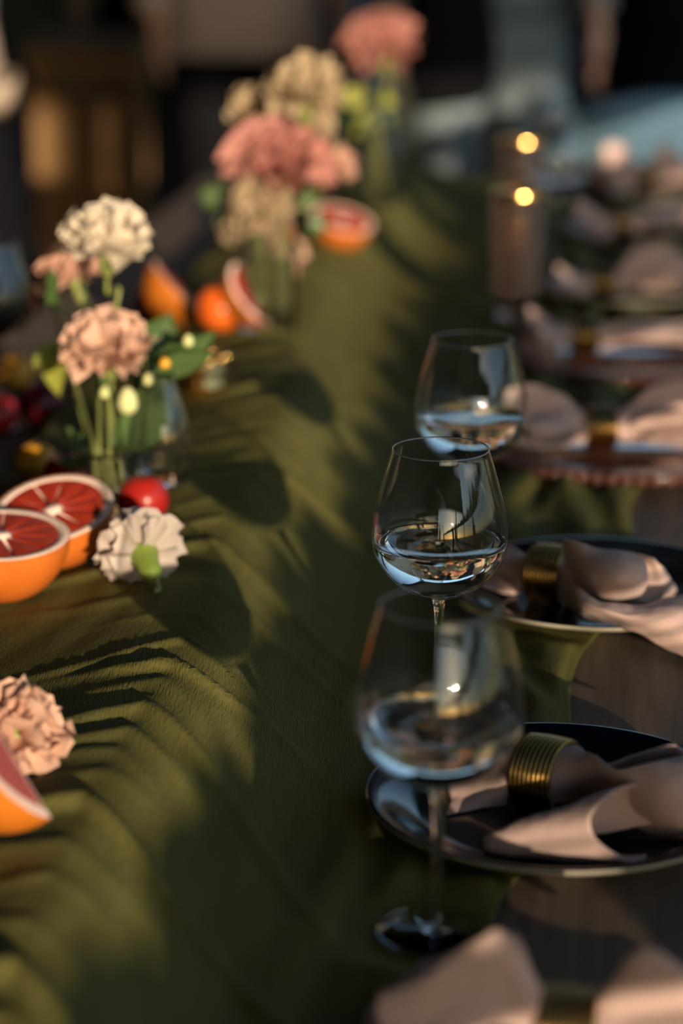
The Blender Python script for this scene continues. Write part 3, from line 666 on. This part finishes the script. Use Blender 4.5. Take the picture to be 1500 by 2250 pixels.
def flower(name, label, cat, head, face, R, colour, kind='carnation', foot=None, seed=0, srad=0.0021, leaves=(), bends=None, group=None, calm='stem', n=None, cs=1.0):
    """head: bloom centre; foot: lower stem end (inside its vase)"""
    head = Vector(head); face = Vector(face).normalized()
    g = link(name, None); g.matrix_world = Matrix.Translation(head - face * R * 0.55) @ frame(face); g.empty_display_size = 0.02
    inv = g.matrix_world.inverted(); tag(g, label, cat, group)
    s = R / 0.034
    head_o = obj('calyx', lathe([(r * s * cs, z * s * (0.5 + 0.5 * cs)) for r, z in calyx_prof], 14), M[calm], g)
    bloom(head_o, kind, colour, R, seed, n)
    if foot is not None:
        a = head - face * (R * 0.55 + 0.026 * s); foot = Vector(foot)
        pts = [a, a - face * 0.02] + [Vector(b) for b in (bends or [])] + [foot]
        vf = tube(crv(pts, 24), srad, 8); obj('stem', xf(vf, inv), M['stem'], g)
    for (p0, p1, W, mm, roll) in leaves: add_leaf(g, p0, p1, W, mm, roll, inv=inv)
    return g
def vase(name, label, x, y, prof_o, thick, water, m='glass', z=None):
    g = thing(name, label, 'vase', (x, y, z if z is not None else base(x, y)), 'clear glass vases')
    po = prof_smooth(prof_o, 26); pi = [(max(0.001, r - thick), zz) for r, zz in po if zz > prof_o[-1][1] * 0.09 + 0.003]
    obj('glass_wall', lathe([(0, 0)] + po + pi[::-1] + [(0, pi[0][1])], 56), M[m], g)
    if water:
        ins = [(r + 0.0002, zz - 0.0001) for r, zz in pi if zz < water]
        obj('water', lathe([(0, ins[0][1])] + ins + [(ins[-1][0], water), (0, water)], 48), M['water'], g)
    return g
# arrangement 1, near left
p = Ts(240, 1152); V1x, V1y = p.x, p.y; vz = base(V1x, V1y)
vase('bud_vase', 'small clear bud vase holding the near carnation stems', V1x, V1y, [(0.022, 0.0), (0.0235, 0.004), (0.022, 0.012), (0.0195, 0.03), (0.0190, 0.050), (0.0205, 0.066)], 0.0022, 0.040)
p = Ts(350, 1085); vase('bottle_vase', 'clear rounded glass bottle vase behind the red plum', p.x + .002, p.y + 0.03, [(0.018, 0.0), (0.023, 0.006), (0.027, 0.030), (0.0245, 0.058), (0.0150, 0.088), (0.0115, 0.100), (0.0130, 0.106)], 0.0018, 0.0)
mouth = Vector((V1x, V1y, vz + 0.062)); FB = Vector((V1x, V1y, vz + 0.010))
flower('carnation', 'ivory carnation standing tallest in the near bud vase', 'flower', at(232, 497, 2.20), (0.02, -0.25, 0.95), 0.037, 'c_white', foot=FB + Vector((-0.008, 0, 0)), seed=1,
       bends=[at(262, 640, 2.20), at(222, 800, 2.19), mouth + Vector((-0.008, 0.006, 0))])
flower('carnation', 'dusty pink carnation leaning left behind the ivory one', 'flower', at(152, 572, 2.33), (-0.30, 0.05, 0.95), 0.034, 'c_pink', foot=FB + Vector((-0.006, 0.004, 0)), seed=2,
       bends=[at(125, 680, 2.28), at(170, 860, 2.20), mouth + Vector((-0.010, 0.0, 0))], leaves=[(at(118, 640, 2.29), at(112, 590, 2.27), 0.012, 'leaf', 0.4)])
flower('carnation', 'peach carnation at the front of the near bud vase', 'flower', at(235, 738, 2.13), (0.0, -0.42, 0.90), 0.037, 'c_peach', foot=FB + Vector((0.008, -0.004, 0)), seed=3,
       bends=[at(236, 870, 2.15), mouth + Vector((0.003, -0.006, 0))], leaves=[(at(238, 905, 2.16), at(225, 800, 2.13), 0.010, 'leaf', 0.2)])
def sprig(name, label, pts, leaves, buds=(), srad=0.0019, lm='leaf', group='leafy sprigs'):
    g = link(name, None); g.location = pts[-1]; inv = Matrix.Translation(-Vector(pts[-1])); tag(g, label, 'sprig', group)
    obj('stem', xf(tube(crv(pts, 24), srad, 8), inv), M['stem'], g)
    for (p0, p1, W, mm, roll) in leaves: add_leaf(g, p0, p1, W, mm, roll, inv=inv)
    for (c, r, L, mm) in buds:
        vf = lathe([(0, -L)] + [(r * math.cos(a) * (1 - 0.25 * math.sin(a)), L * math.sin(a)) for a in [rad(x) for x in (-65, -40, -15, 10, 35, 60)]] + [(0, L)], 14)
        obj('bud', xf(vf, inv @ Matrix.Translation(c)), M[mm], g)
    return g
sprig('leafy_sprig', 'leafy green sprig with pale buds right of the peach carnation',
      [at(330, 770, 2.20), at(300, 880, 2.19), at(268, 980, 2.18), mouth + Vector((0.011, 0.0, 0)), FB + Vector((0.011, 0.002, 0))],
      [(at(312, 815, 2.20), at(378, 688, 2.22), 0.044, 'leaf', 0.5), (at(330, 800, 2.18), at(478, 735, 2.18), 0.034, 'leaf', 0.9), (at(345, 815, 2.16), at(470, 778, 2.14), 0.022, 'leaf', 0.2), (at(285, 985, 2.17), at(375, 815, 2.16), 0.044, 'leaf', 0.3), (at(320, 900, 2.2), at(330, 770, 2.2), .022, 'leaf', .7), (at(300, 870, 2.2), at(345, 745, 2.24), .02, 'leaf', -.4)],
      [(at(280, 880, 2.13), 0.0095, 0.0130, 'bud'), (at(326, 833, 2.15), 0.0052, 0.0062, 'bud'), (at(362, 797, 2.14), 0.0050, 0.0050, 'yellowfruit'), (at(413, 748, 2.14), 0.005, 0.006, 'bud')])
sprig('leafy_sprig', 'thin green sprig with a small bud in front of the near bud vase',
      [at(232, 845, 2.12), at(246, 930, 2.14), at(225, 1000, 2.16), mouth + Vector((-0.002, -0.008, 0)), FB + Vector((0.0, -0.006, 0))],
      [(at(215, 1010, 2.16), at(150, 940, 2.14), 0.016, 'leaf', 0.3), (at(205, 1030, 2.15), at(120, 1010, 2.15), 0.018, 'leaf', 0.9), (at(250, 1000, 2.17), at(235, 880, 2.17), 0.014, 'leaf', 0.0)],
      [(at(229, 862, 2.12), 0.0048, 0.0056, 'bud')])
sprig('leafy_sprig', 'sprig with a broad yellow green leaf left of the carnations',
      [at(122, 690, 2.30), at(160, 830, 2.25), at(190, 950, 2.21), mouth + Vector((-0.013, 0.004, 0)), FB + Vector((-0.011, 0.006, 0))],
      [(at(140, 760, 2.27), at(75, 800, 2.22), 0.026, 'leafy', 0.3), (at(118, 765, 2.26), at(128, 868, 2.22), 0.026, 'leafy', 0.1), (at(120, 680, 2.30), at(108, 620, 2.28), 0.012, 'leaf', 0.2)], lm='leafy')
# fallen blooms
p = Ts(56, 1622, 0.030) + Vector((0.002, 0.022, 0.004)); flower('carnation', 'fallen peach carnation lying beside the orange wedge at the lower left edge', 'flower', p, (0.55, -0.45, 0.62), 0.0290, 'c_peach', seed=7, foot=(p.x - 0.09, p.y + 0.05, p.z + 0.01),
       leaves=[(p + Vector((-.05, -.005, -.008)), p + Vector((-.022, -.012, .004)), 0.010, 'calyx', 0.2)])
p = Ts(300, 1197, 0.028); flower('carnation', 'fallen blush white carnation lying face away on the runner', 'flower', (p.x, p.y + 0.008, base(p.x, p.y) + 0.028), (-0.30, 0.80, 0.30), 0.034, 'c_blush', seed=9, calm='calyx', cs=1.35,
       foot=(p.x + 0.018, p.y - 0.055, base(p.x + .018, p.y - .055) + 0.004), n=36, srad=.002)
# arrangement 2, middle distance
p = Ts(590, 722); x2, y2 = p.x, p.y; z2 = base(x2, y2)
vase('tall_vase', 'clear straight glass vase with the coral rose arrangement', x2, y2, [(0.033, 0.0), (0.034, 0.004), (0.033, 0.05), (0.033, 0.10), (0.035, 0.140)], 0.0025, 0.085)
f2 = Vector((x2, y2, z2 + 0.016)); m2 = Vector((x2, y2, z2 + 0.138))
D2 = [('rose', 'large coral pink rose at the heart of the middle arrangement', at(622, 335, y2 - .03), (0.1, -0.5, 0.8), 0.058, 'c_rose', 'rose'),
      ('carnation', 'large cream carnation topping the middle arrangement', at(672, 172, y2 + .02), (0.05, -0.3, 0.9), 0.045, 'c_cream', 'carnation'),
      ('carnation', 'cream carnation at the upper left of the middle arrangement', at(545, 215, y2 + .08), (-0.3, -0.2, 0.9), 0.028, 'c_cream', 'carnation'),
      ('carnation', 'dull cream carnation low in front of the middle arrangement', at(565, 435, y2 - .05), (-0.2, -0.6, 0.7), 0.036, 'c_cream', 'carnation'),
      ('carnation', 'small cream carnation at the lower left of the middle arrangement', at(503, 502, y2 - .02), (-0.6, -0.5, 0.5), 0.018, 'c_cream', 'carnation'),
      ('carnation', 'cream pink carnation right of the coral rose', at(742, 346, y2 + .06), (0.5, -0.2, 0.8), 0.026, 'c_pink', 'carnation'),
      ('carnation', 'cream carnation just below the top flower of the middle arrangement', at(692, 262, y2 + .06), (0.3, -0.3, 0.8), 0.026, 'c_cream', 'carnation')]
for i, (nm, lb, h, fc, R, col, kd) in enumerate(D2):
    a = i * 0.9; off = Vector((0.017 * math.cos(a), 0.017 * math.sin(a), 0))
    flower(nm, lb, 'flower', h, fc, R, col, kd, foot=f2 + off, seed=20 + i, bends=[m2 + off * 1.2], n=30 if kd == 'carnation' else 26)
def fan(lbl, base_p, mth, spots, W, lm='leaf'):
    top = sum((Vector(s) for s in spots), Vector()) / len(spots)
    sprig('leafy_sprig', lbl, [top, (top + mth) / 2 + Vector((0.004, 0, 0)), mth, base_p], [((mth * 0.45 + Vector(s) * 0.55), s, W, lm, 0.5 * k) for k, s in enumerate(spots)])
fan('dark leafy sprig left side of the middle arrangement', f2 + Vector((-0.015, 0, 0)), m2 + Vector((-0.02, 0, 0)), [at(440, 420, y2), at(470, 500, y2), at(530, 290, y2 + .05), at(510, 380, y2)], 0.030)
fan('green leafy sprig right side of the middle arrangement', f2 + Vector((0.015, 0, 0)), m2 + Vector((0.02, 0, 0)), [at(720, 500, y2), at(690, 420, y2), at(660, 560, y2), at(760, 300, y2 + .05)], 0.028)
p = Ts(612, 640, 0.04); flower('rose', 'peach rose bud seen through the tall middle vase', 'flower', (p.x, y2 + 0.10, z2 + 0.075), (0.1, -0.6, 0.7), 0.034, 'c_peach', 'rose', seed=40, foot=(p.x, y2 + 0.13, TZ + 0.012), n=20)
# arrangement 3, far
p = Ts(830, 440); x3, y3 = p.x, p.y; z3 = base(x3, y3)
vase('tall_vase', 'clear glass vase of the farthest arrangement near the table end', x3, y3, [(0.030, 0.0), (0.031, 0.004), (0.030, 0.05), (0.030, 0.10), (0.032, 0.120)], 0.0025, 0.07)
f3 = Vector((x3, y3, z3 + 0.016)); m3 = Vector((x3, y3, z3 + 0.118))
flower('rose', 'coral pink rose standing high in the farthest arrangement', 'flower', at(835, 82, y3), (-0.15, -0.5, 0.8), 0.056, 'c_rose', 'rose', foot=f3, seed=51, bends=[at(815, 250, y3), m3])
flower('carnation', 'dusky pink carnation left of the farthest rose', 'flower', at(785, 108, y3 + .05), (-0.4, -0.4, 0.8), 0.030, 'c_pink', 'carnation', foot=f3 + Vector((-.012, .004, 0)), seed=52, bends=[at(795, 260, y3 + .03), m3 + Vector((-.012, .004, 0))], n=26)
fan('yellow green leafy sprig in the farthest arrangement', f3 + Vector((0.012, 0, 0)), m3, [at(760, 190, y3), at(790, 250, y3), at(850, 200, y3), at(840, 290, y3), at(775, 300, y3)], 0.034, 'leafy')
fan('green leafy sprig low in the farthest arrangement', f3 + Vector((-0.012, -0.01, 0)), m3, [at(870, 260, y3), at(800, 330, y3), at(740, 260, y3), at(820, 200, y3)], 0.032)

# small gold votive and the glass at the left edge
p = Ts(442, 858); g = thing('votive_holder', 'low faceted gold tealight holder with rim beads added for glints behind the leafy sprig', 'candle holder', (p.x, p.y, base(p.x, p.y)))
V, Fc = lathe([(0, 0), (0.020, 0), (0.026, 0.008), (0.0225, 0.016), (0.027, 0.024), (0.0235, 0.031), (0.0255, 0.036), (0.0235, 0.036), (0.021, 0.031), (0.020, 0.010), (0, 0.010)], 14)
obj('faceted_cup', (V, Fc), M['gold2'], g, smooth=False)
gb = mesh_data('glint_bead', *lathe([(0, -0.004)] + [(0.004 * math.cos(a), 0.004 * math.sin(a)) for a in (-1.1, -0.7, -0.35, 0, 0.35, 0.7, 1.1)] + [(0, 0.004)], 16), M['gold2'])
for k in range(11): link('glint_bead', gb, g, (0.0275 * math.cos(k * 0.5712), 0.0275 * math.sin(k * 0.5712), 0.037))  # beads added around the rim to catch the sun as glints
cdl = obj('candle', lathe([(0, 0.0102), (0.0185, 0.0102), (0.0185, 0.024), (0.017, 0.025), (0, 0.0245)], 24), M['c_blush'], g)
obj('wick', tube([(0, 0, 0.0245), (0.0005, 0, 0.028), (0.0015, 0, 0.031)], 0.0007, 6), M['bark'], cdl)
p = Ts(22, 960); wine_glass('wine_glass', 'blurred clear wine glass at the left edge behind the plums', p.x - 0.02, p.y + .02, 0.4, False)

# ------------------------------------------------------------------ background: crate, chair, guests
p = at(185, 240, 7.0)
g = thing('wooden_counter', 'blurred ochre wooden serving counter behind the table at the left', 'counter', (p.x, 7.2, 0.0))
zt = at(185, 96, 7.0).z; zb = at(185, 190, 7.0).z
obj('top_board', box(-0.165, 0.17, -0.25, 0.25, zb, zt, 0.006), M['crate'], g, smooth=False)
for i in range(4): obj('plank', box(-0.15 + i * 0.0765, -0.078 + i * 0.0765, -0.2, -0.175, 0.10, zb - 0.03, 0.003), M['crate'], g, smooth=False)
for sx in (-0.15, 0.115):
    for sy in (-0.174, 0.15): obj('leg', box(sx, sx + 0.04, sy, sy + 0.04, 0, zb, 0.003), M['crate'], g, smooth=False)

def chair(label, x, y, rz):
    g = thing('upholstered_chair', label, 'chair', (x, y, 0), rz=rz)
    V = []
    n, m = 22, 16
    for i in range(n):
        a = rad(-80 + 160 * i / (n - 1))
        for j in range(m):
            s = j / (m - 1); top = 0.80 - 0.10 * (a / rad(80)) ** 2
            V.append((0.235 * math.sin(a), 0.20 * math.cos(a) - 0.03 + 0.05 * s, 0.44 + (top - 0.44) * s))
    o = obj('backrest', (V, grid_faces(n, m)), M['blue_upholstery'], g); md = o.modifiers.new('t', 'SOLIDIFY'); md.thickness = 0.05; md.offset = 0
    obj('seat', box(-0.23, 0.23, -0.24, 0.20, 0.38, 0.47, 0.03), M['blue_upholstery'], g)
    for sx in (-1, 1):
        for sy in (-0.2, 0.16): obj('leg', tube([(sx * 0.18, sy, 0.39), (sx * 0.205, sy * 1.08, 0)], [0.018, 0.012], 10), M['bark'], g)
    return g
p = at(1345, 300, 5.6); chair('rounded blue upholstered chair beyond the far right napkins', p.x + .02, 5.6, rad(200))

def sect(z, cx, cy, rx, ry, n=28, wob=0.0, k=0):
    return [(cx + rx * math.cos(2 * math.pi * i / n) * (1 + wob * math.sin(k * 2 * math.pi * i / n)), cy + ry * math.sin(2 * math.pi * i / n) * (1 + wob * math.sin(k * 2 * math.pi * i / n + 1)), z) for i in range(n)]
def loft(secs, close=False):
    n = len(secs[0]); V = [q for s in secs for q in s]; Fc = [(i * n + j, i * n + (j + 1) % n, (i + 1) * n + (j + 1) % n, (i + 1) * n + j) for i in range(len(secs) - 1) for j in range(n)]
    if close: Fc += [tuple(range(n - 1, -1, -1)), tuple(range((len(secs) - 1) * n, len(secs) * n))]
    return V, Fc
def person(label, x, y, rz, top, bottom, kind='trousers', hem=0.86, H=1.70, sleeve=True, arm=0.0):
    g = thing('person', label, 'person', (x, y, 0.0), 'guests standing behind the table', rz); k = H / 1.70
    vt, ed, rd = [], [], []
    def ad(p, r, a=None):
        vt.append(tuple(q * k for q in p)); rd.append(r * k)
        if a is not None: ed.append((a, len(vt) - 1))
        return len(vt) - 1
    pel = ad((0, 0, 0.93), 0.135); wa = ad((0, 0, 1.08), 0.115, pel); ch = ad((0, 0.005, 1.27), 0.135, wa); nb = ad((0, 0.01, 1.40), 0.07, ch); nk = ad((0, -0.005, 1.47), 0.052, nb)
    jw = ad((0, -0.025, 1.535), 0.062, nk); hd = ad((0, -0.012, 1.60), 0.082, jw); cr = ad((0, 0.005, 1.655), 0.062, hd); ns = ad((0, -0.112, 1.572), 0.012, jw)
    for s in (-1, 1):
        hp = ad((s * 0.09, 0, 0.87), 0.095, pel); kn = ad((s * 0.095, -0.015, 0.48), 0.058, hp); cf = ad((s * 0.097, 0.01, 0.33), 0.055, kn); an = ad((s * 0.10, 0.015, 0.09), 0.036, cf); he = ad((s * 0.10, 0.01, 0.04), 0.036, an); to = ad((s * 0.11, -0.14, 0.028), 0.028, he)
        sh = ad((s * 0.175, 0.01, 1.375), 0.058, ch); el = ad((s * 0.235, 0.02, 1.10), 0.043, sh); wr = ad((s * 0.245, -0.05 - arm * 0.15, 0.87 + arm * 0.1), 0.028, el); pm = ad((s * 0.245, -0.075 - arm * 0.2, 0.80 + arm * 0.1), 0.028, wr)
        for q in range(4):
            b = ad((s * 0.246, -0.100 - arm * 0.2 + q * 0.019, 0.765 + arm * 0.1), 0.0095, pm); c_ = ad((s * 0.240, -0.104 - arm * 0.2 + q * 0.020, 0.735 + arm * 0.1 + 0.004 * abs(q - 1.5)), 0.0085, b); ad((s * 0.230, -0.100 - arm * 0.2 + q * 0.020, 0.708 + arm * 0.1 + 0.006 * abs(q - 1.2)), 0.0075, c_)
        th = ad((s * 0.232, -0.112 - arm * 0.2, 0.80 + arm * 0.1), 0.011, wr); ad((s * 0.222, -0.125 - arm * 0.2, 0.765 + arm * 0.1), 0.009, th)
    me = bpy.data.meshes.new('body'); me.from_pydata(vt, ed, []); me.materials.append(M['skin'])
    o = link('body', me, g); sm = o.modifiers.new('skin', 'SKIN'); sm.use_smooth_shade = True
    for i, sv in enumerate(me.skin_vertices[0].data): sv.radius = (rd[i], rd[i]); sv.use_root = (i == 0)
    sb = o.modifiers.new('sub', 'SUBSURF'); sb.levels = 1; sb.render_levels = 1
    for s in (-1, 1):
        obj('eye', lathe([(0, -0.012)] + [(0.012 * math.cos(a), 0.012 * math.sin(a)) for a in (-0.8, 0, 0.8)] + [(0, 0.012)], 10), M['white'], g, (s * 0.030 * k, -0.080 * k, 1.600 * k))
        obj('iris', lathe([(0, -0.004), (0.005, -0.002), (0.005, 0.002), (0, 0.004)], 10), M['hair'], g, (s * 0.030 * k, -0.0905 * k, 1.600 * k))
        obj('ear', lathe([(0, -0.028), (0.010, -0.016), (0.014, 0.006), (0.010, 0.024), (0, 0.030)], 10), M['skin'], g, (s * 0.082 * k, -0.004 * k, 1.588 * k))
    obj('mouth', xf(lathe([(0, -0.004), (0.022, -0.002), (0.026, 0), (0.022, 0.002), (0, 0.004)], 14), Matrix.Diagonal((1, 0.35, 1.3, 1))), M['c_rose'], g, (0, -0.086 * k, 1.528 * k))
    hv = lathe([(0, 0.10)] + [(0.098 * math.cos(a), 0.10 * math.sin(a)) for a in [rad(q) for q in (70, 50, 30, 10, -10, -30)]] + [(0.088, -0.09), (0.080, -0.14)], 24)
    hv = ([(q[0], q[1] + 0.022 if q[1] > -0.04 or q[2] > 0.045 else 0.0 - 0.02 + 0.04, q[2]) for q in hv[0]], hv[1])
    obj('hair', xf(hv, Matrix.Translation((0, 0, 1.61 * k)) @ Matrix.Scale(k, 4)), M['hair'], g)
    secs = [sect(z * k, 0, cy, rx * k, ry * k, wob=wb, k=7) for z, rx, ry, cy, wb in ((hem, 0.225, 0.170, 0, 0.03), (0.93, 0.205, 0.158, 0, 0.02), (1.08, 0.168, 0.135, 0, 0.01), (1.25, 0.192, 0.150, 0.0, 0), (1.37, 0.185, 0.115, 0.008, 0), (1.43, 0.10, 0.085, 0.01, 0))]
    tp = o = obj('top', loft(secs), M[top], g); md = o.modifiers.new('t', 'SOLIDIFY'); md.thickness = 0.006
    if sleeve:
        for s in (-1, 1): obj('sleeve', tube(crv([(s * 0.118 * k, 0.01, 1.378 * k), (s * 0.185 * k, 0.012, 1.315 * k), (s * 0.212 * k, 0.014, 1.23 * k), (s * 0.236 * k, 0.02, 1.10 * k), (s * 0.246 * k, (-0.045 - arm * 0.14) * k, (0.885 + arm * 0.1) * k)], 14), [0.040, 0.052, 0.062, 0.066, 0.064, 0.062, 0.06, 0.058, 0.056, 0.055, 0.053, 0.051, 0.049, 0.047], 16), M[top], tp)
    if kind == 'skirt':
        o = obj('skirt', loft([sect(z * k, 0, 0, rx * k, ry * k, wob=wb, k=9) for z, rx, ry, wb in ((0.25, 0.30, 0.26, 0.06), (0.45, 0.275, 0.23, 0.05), (0.65, 0.245, 0.20, 0.035), (0.85, 0.21, 0.16, 0.01), (1.0, 0.18, 0.14, 0))]), M[bottom], g); md = o.modifiers.new('t', 'SOLIDIFY'); md.thickness = 0.005
    else:
        obj('trousers', merge(loft([sect(z * k, 0, 0, rx * k, ry * k) for z, rx, ry in ((0.80, 0.175, 0.13), (0.90, 0.188, 0.145), (1.02, 0.168, 0.13))]),
                              *[tube([(s * 0.092 * k, 0, 0.90 * k), (s * 0.094 * k, -0.003, 0.75 * k), (s * 0.098 * k, -0.012, 0.48 * k), (s * 0.10 * k, 0.005, 0.25 * k), (s * 0.102 * k, 0.005, 0.07 * k)], [0.098 * k, 0.096 * k, 0.086 * k, 0.08 * k, 0.076 * k], 20) for s in (-1, 1)]), M[bottom], g)
    for s in (-1, 1): obj('shoe', loft([sect(z * k, s * 0.106 * k, -0.055 * k, 0.047 * k * f, 0.135 * k * f, 20) for z, f in ((0.0, 0.95), (0.02, 1.0), (0.05, 0.9), (0.075, 0.6))], True), M['shoe'], g)
    return g
def gx(px, Y): return at(px, 150, Y).x
person('guest in a beige top and long black skirt at the left edge', gx(-200, 3.9), 3.9, rad(85), 'beige_cloth', 'black_cloth', 'skirt', 0.99)
person('guest dressed all in black behind the wooden counter', gx(345, 7.9), 7.9, rad(-10), 'black_cloth', 'black_cloth')
person('guest in a long taupe cardigan and black trousers behind the middle arrangement', gx(530, 6.4), 6.4, rad(15), 'taupe_knit', 'black_cloth', 'trousers', 0.80, arm=0.3)
person('guest in blue jeans and a magenta top behind the coral rose', gx(735, 7.4), 7.4, rad(-25), 'magenta_cloth', 'denim', 'trousers', 0.93)
person('guest in wide grey blue trousers carrying a black handbag', gx(1070, 6.0), 6.0, rad(0), 'greyblue_cloth', 'greyblue_cloth', 'trousers', 0.95, arm=0.8)
person('guest in dark navy clothes behind the blue chair', gx(1310, 7.4), 7.4, rad(20), 'navy_cloth', 'navy_cloth', 'trousers', 0.86)
person('guest in black clothes at the right edge', gx(1530, 6.2), 6.2, rad(-20), 'black_cloth', 'black_cloth', 'skirt', 0.86)
c = at(990, 100, 5.78); g = thing('handbag', 'black rounded handbag hanging in front of the grey blue trousers', 'handbag', (c.x, 5.78, 0))
zb = at(990, 232, 5.78).z
obj('bag_body', loft([sect(zb + d, 0, 0, rx, ry, 24) for d, rx, ry in ((0.0, 0.05, 0.03), (0.012, 0.082, 0.05), (0.05, 0.108, 0.06), (0.14, 0.112, 0.058), (0.24, 0.100, 0.045), (0.28, 0.09, 0.03))], True), M['black_cloth'], g)
obj('strap', tube(crv([(-0.085, 0, zb + 0.275), (-0.075, 0.015, 1.15), (-0.045, 0.06, 1.36), (-0.03, 0.22, 1.465), (0.0, 0.08, 1.38), (0.05, 0.02, 1.15), (0.085, 0, zb + 0.275)], 30), 0.008, 8), M['shoe'], g)

# ------------------------------------------------------------------ conifers behind the camera (they show in the glass reflections)
def conifer(label, x, y, h, seed):
    g = thing('conifer', label, 'tree', (x, y, -0.02), 'conifers behind the camera'); rr = random.Random(seed)
    obj('trunk', tube([(0, 0, 0), (0, 0, h * 0.5), (0.02, 0, h * 0.97)], [h * 0.025, h * 0.016, 0.01], 8), M['bark'], g)
    parts = []
    for i in range(11):
        t = i / 11; z = h * (0.10 + 0.86 * t); r = h * 0.20 * (1 - t) ** 0.9 + 0.05; n = 18; V = [(0, 0, z + h * 0.11)]
        for q in range(n):
            a = 2 * math.pi * q / n + i; f = r * (1.0 if q % 2 else 0.62) * rr.uniform(0.85, 1.1); V.append((f * math.cos(a), f * math.sin(a), z - 0.12 * r))
        parts.append((V, [(0, 1 + q, 1 + (q + 1) % n) for q in range(n)]))
    obj('needles', merge(*parts), M['conifer'], g, smooth=False)
for i, (x, y, h, wd) in enumerate([(-4, -22, 7, 'left of the veranda'), (-1.2, -26, 6, 'straight behind the veranda'), (11.5, -24, 6.5, 'right of the low sun'), (17, -9, 6, 'on the open right side')]):
    conifer('dark conifer tree ' + wd, x, y, h, i)
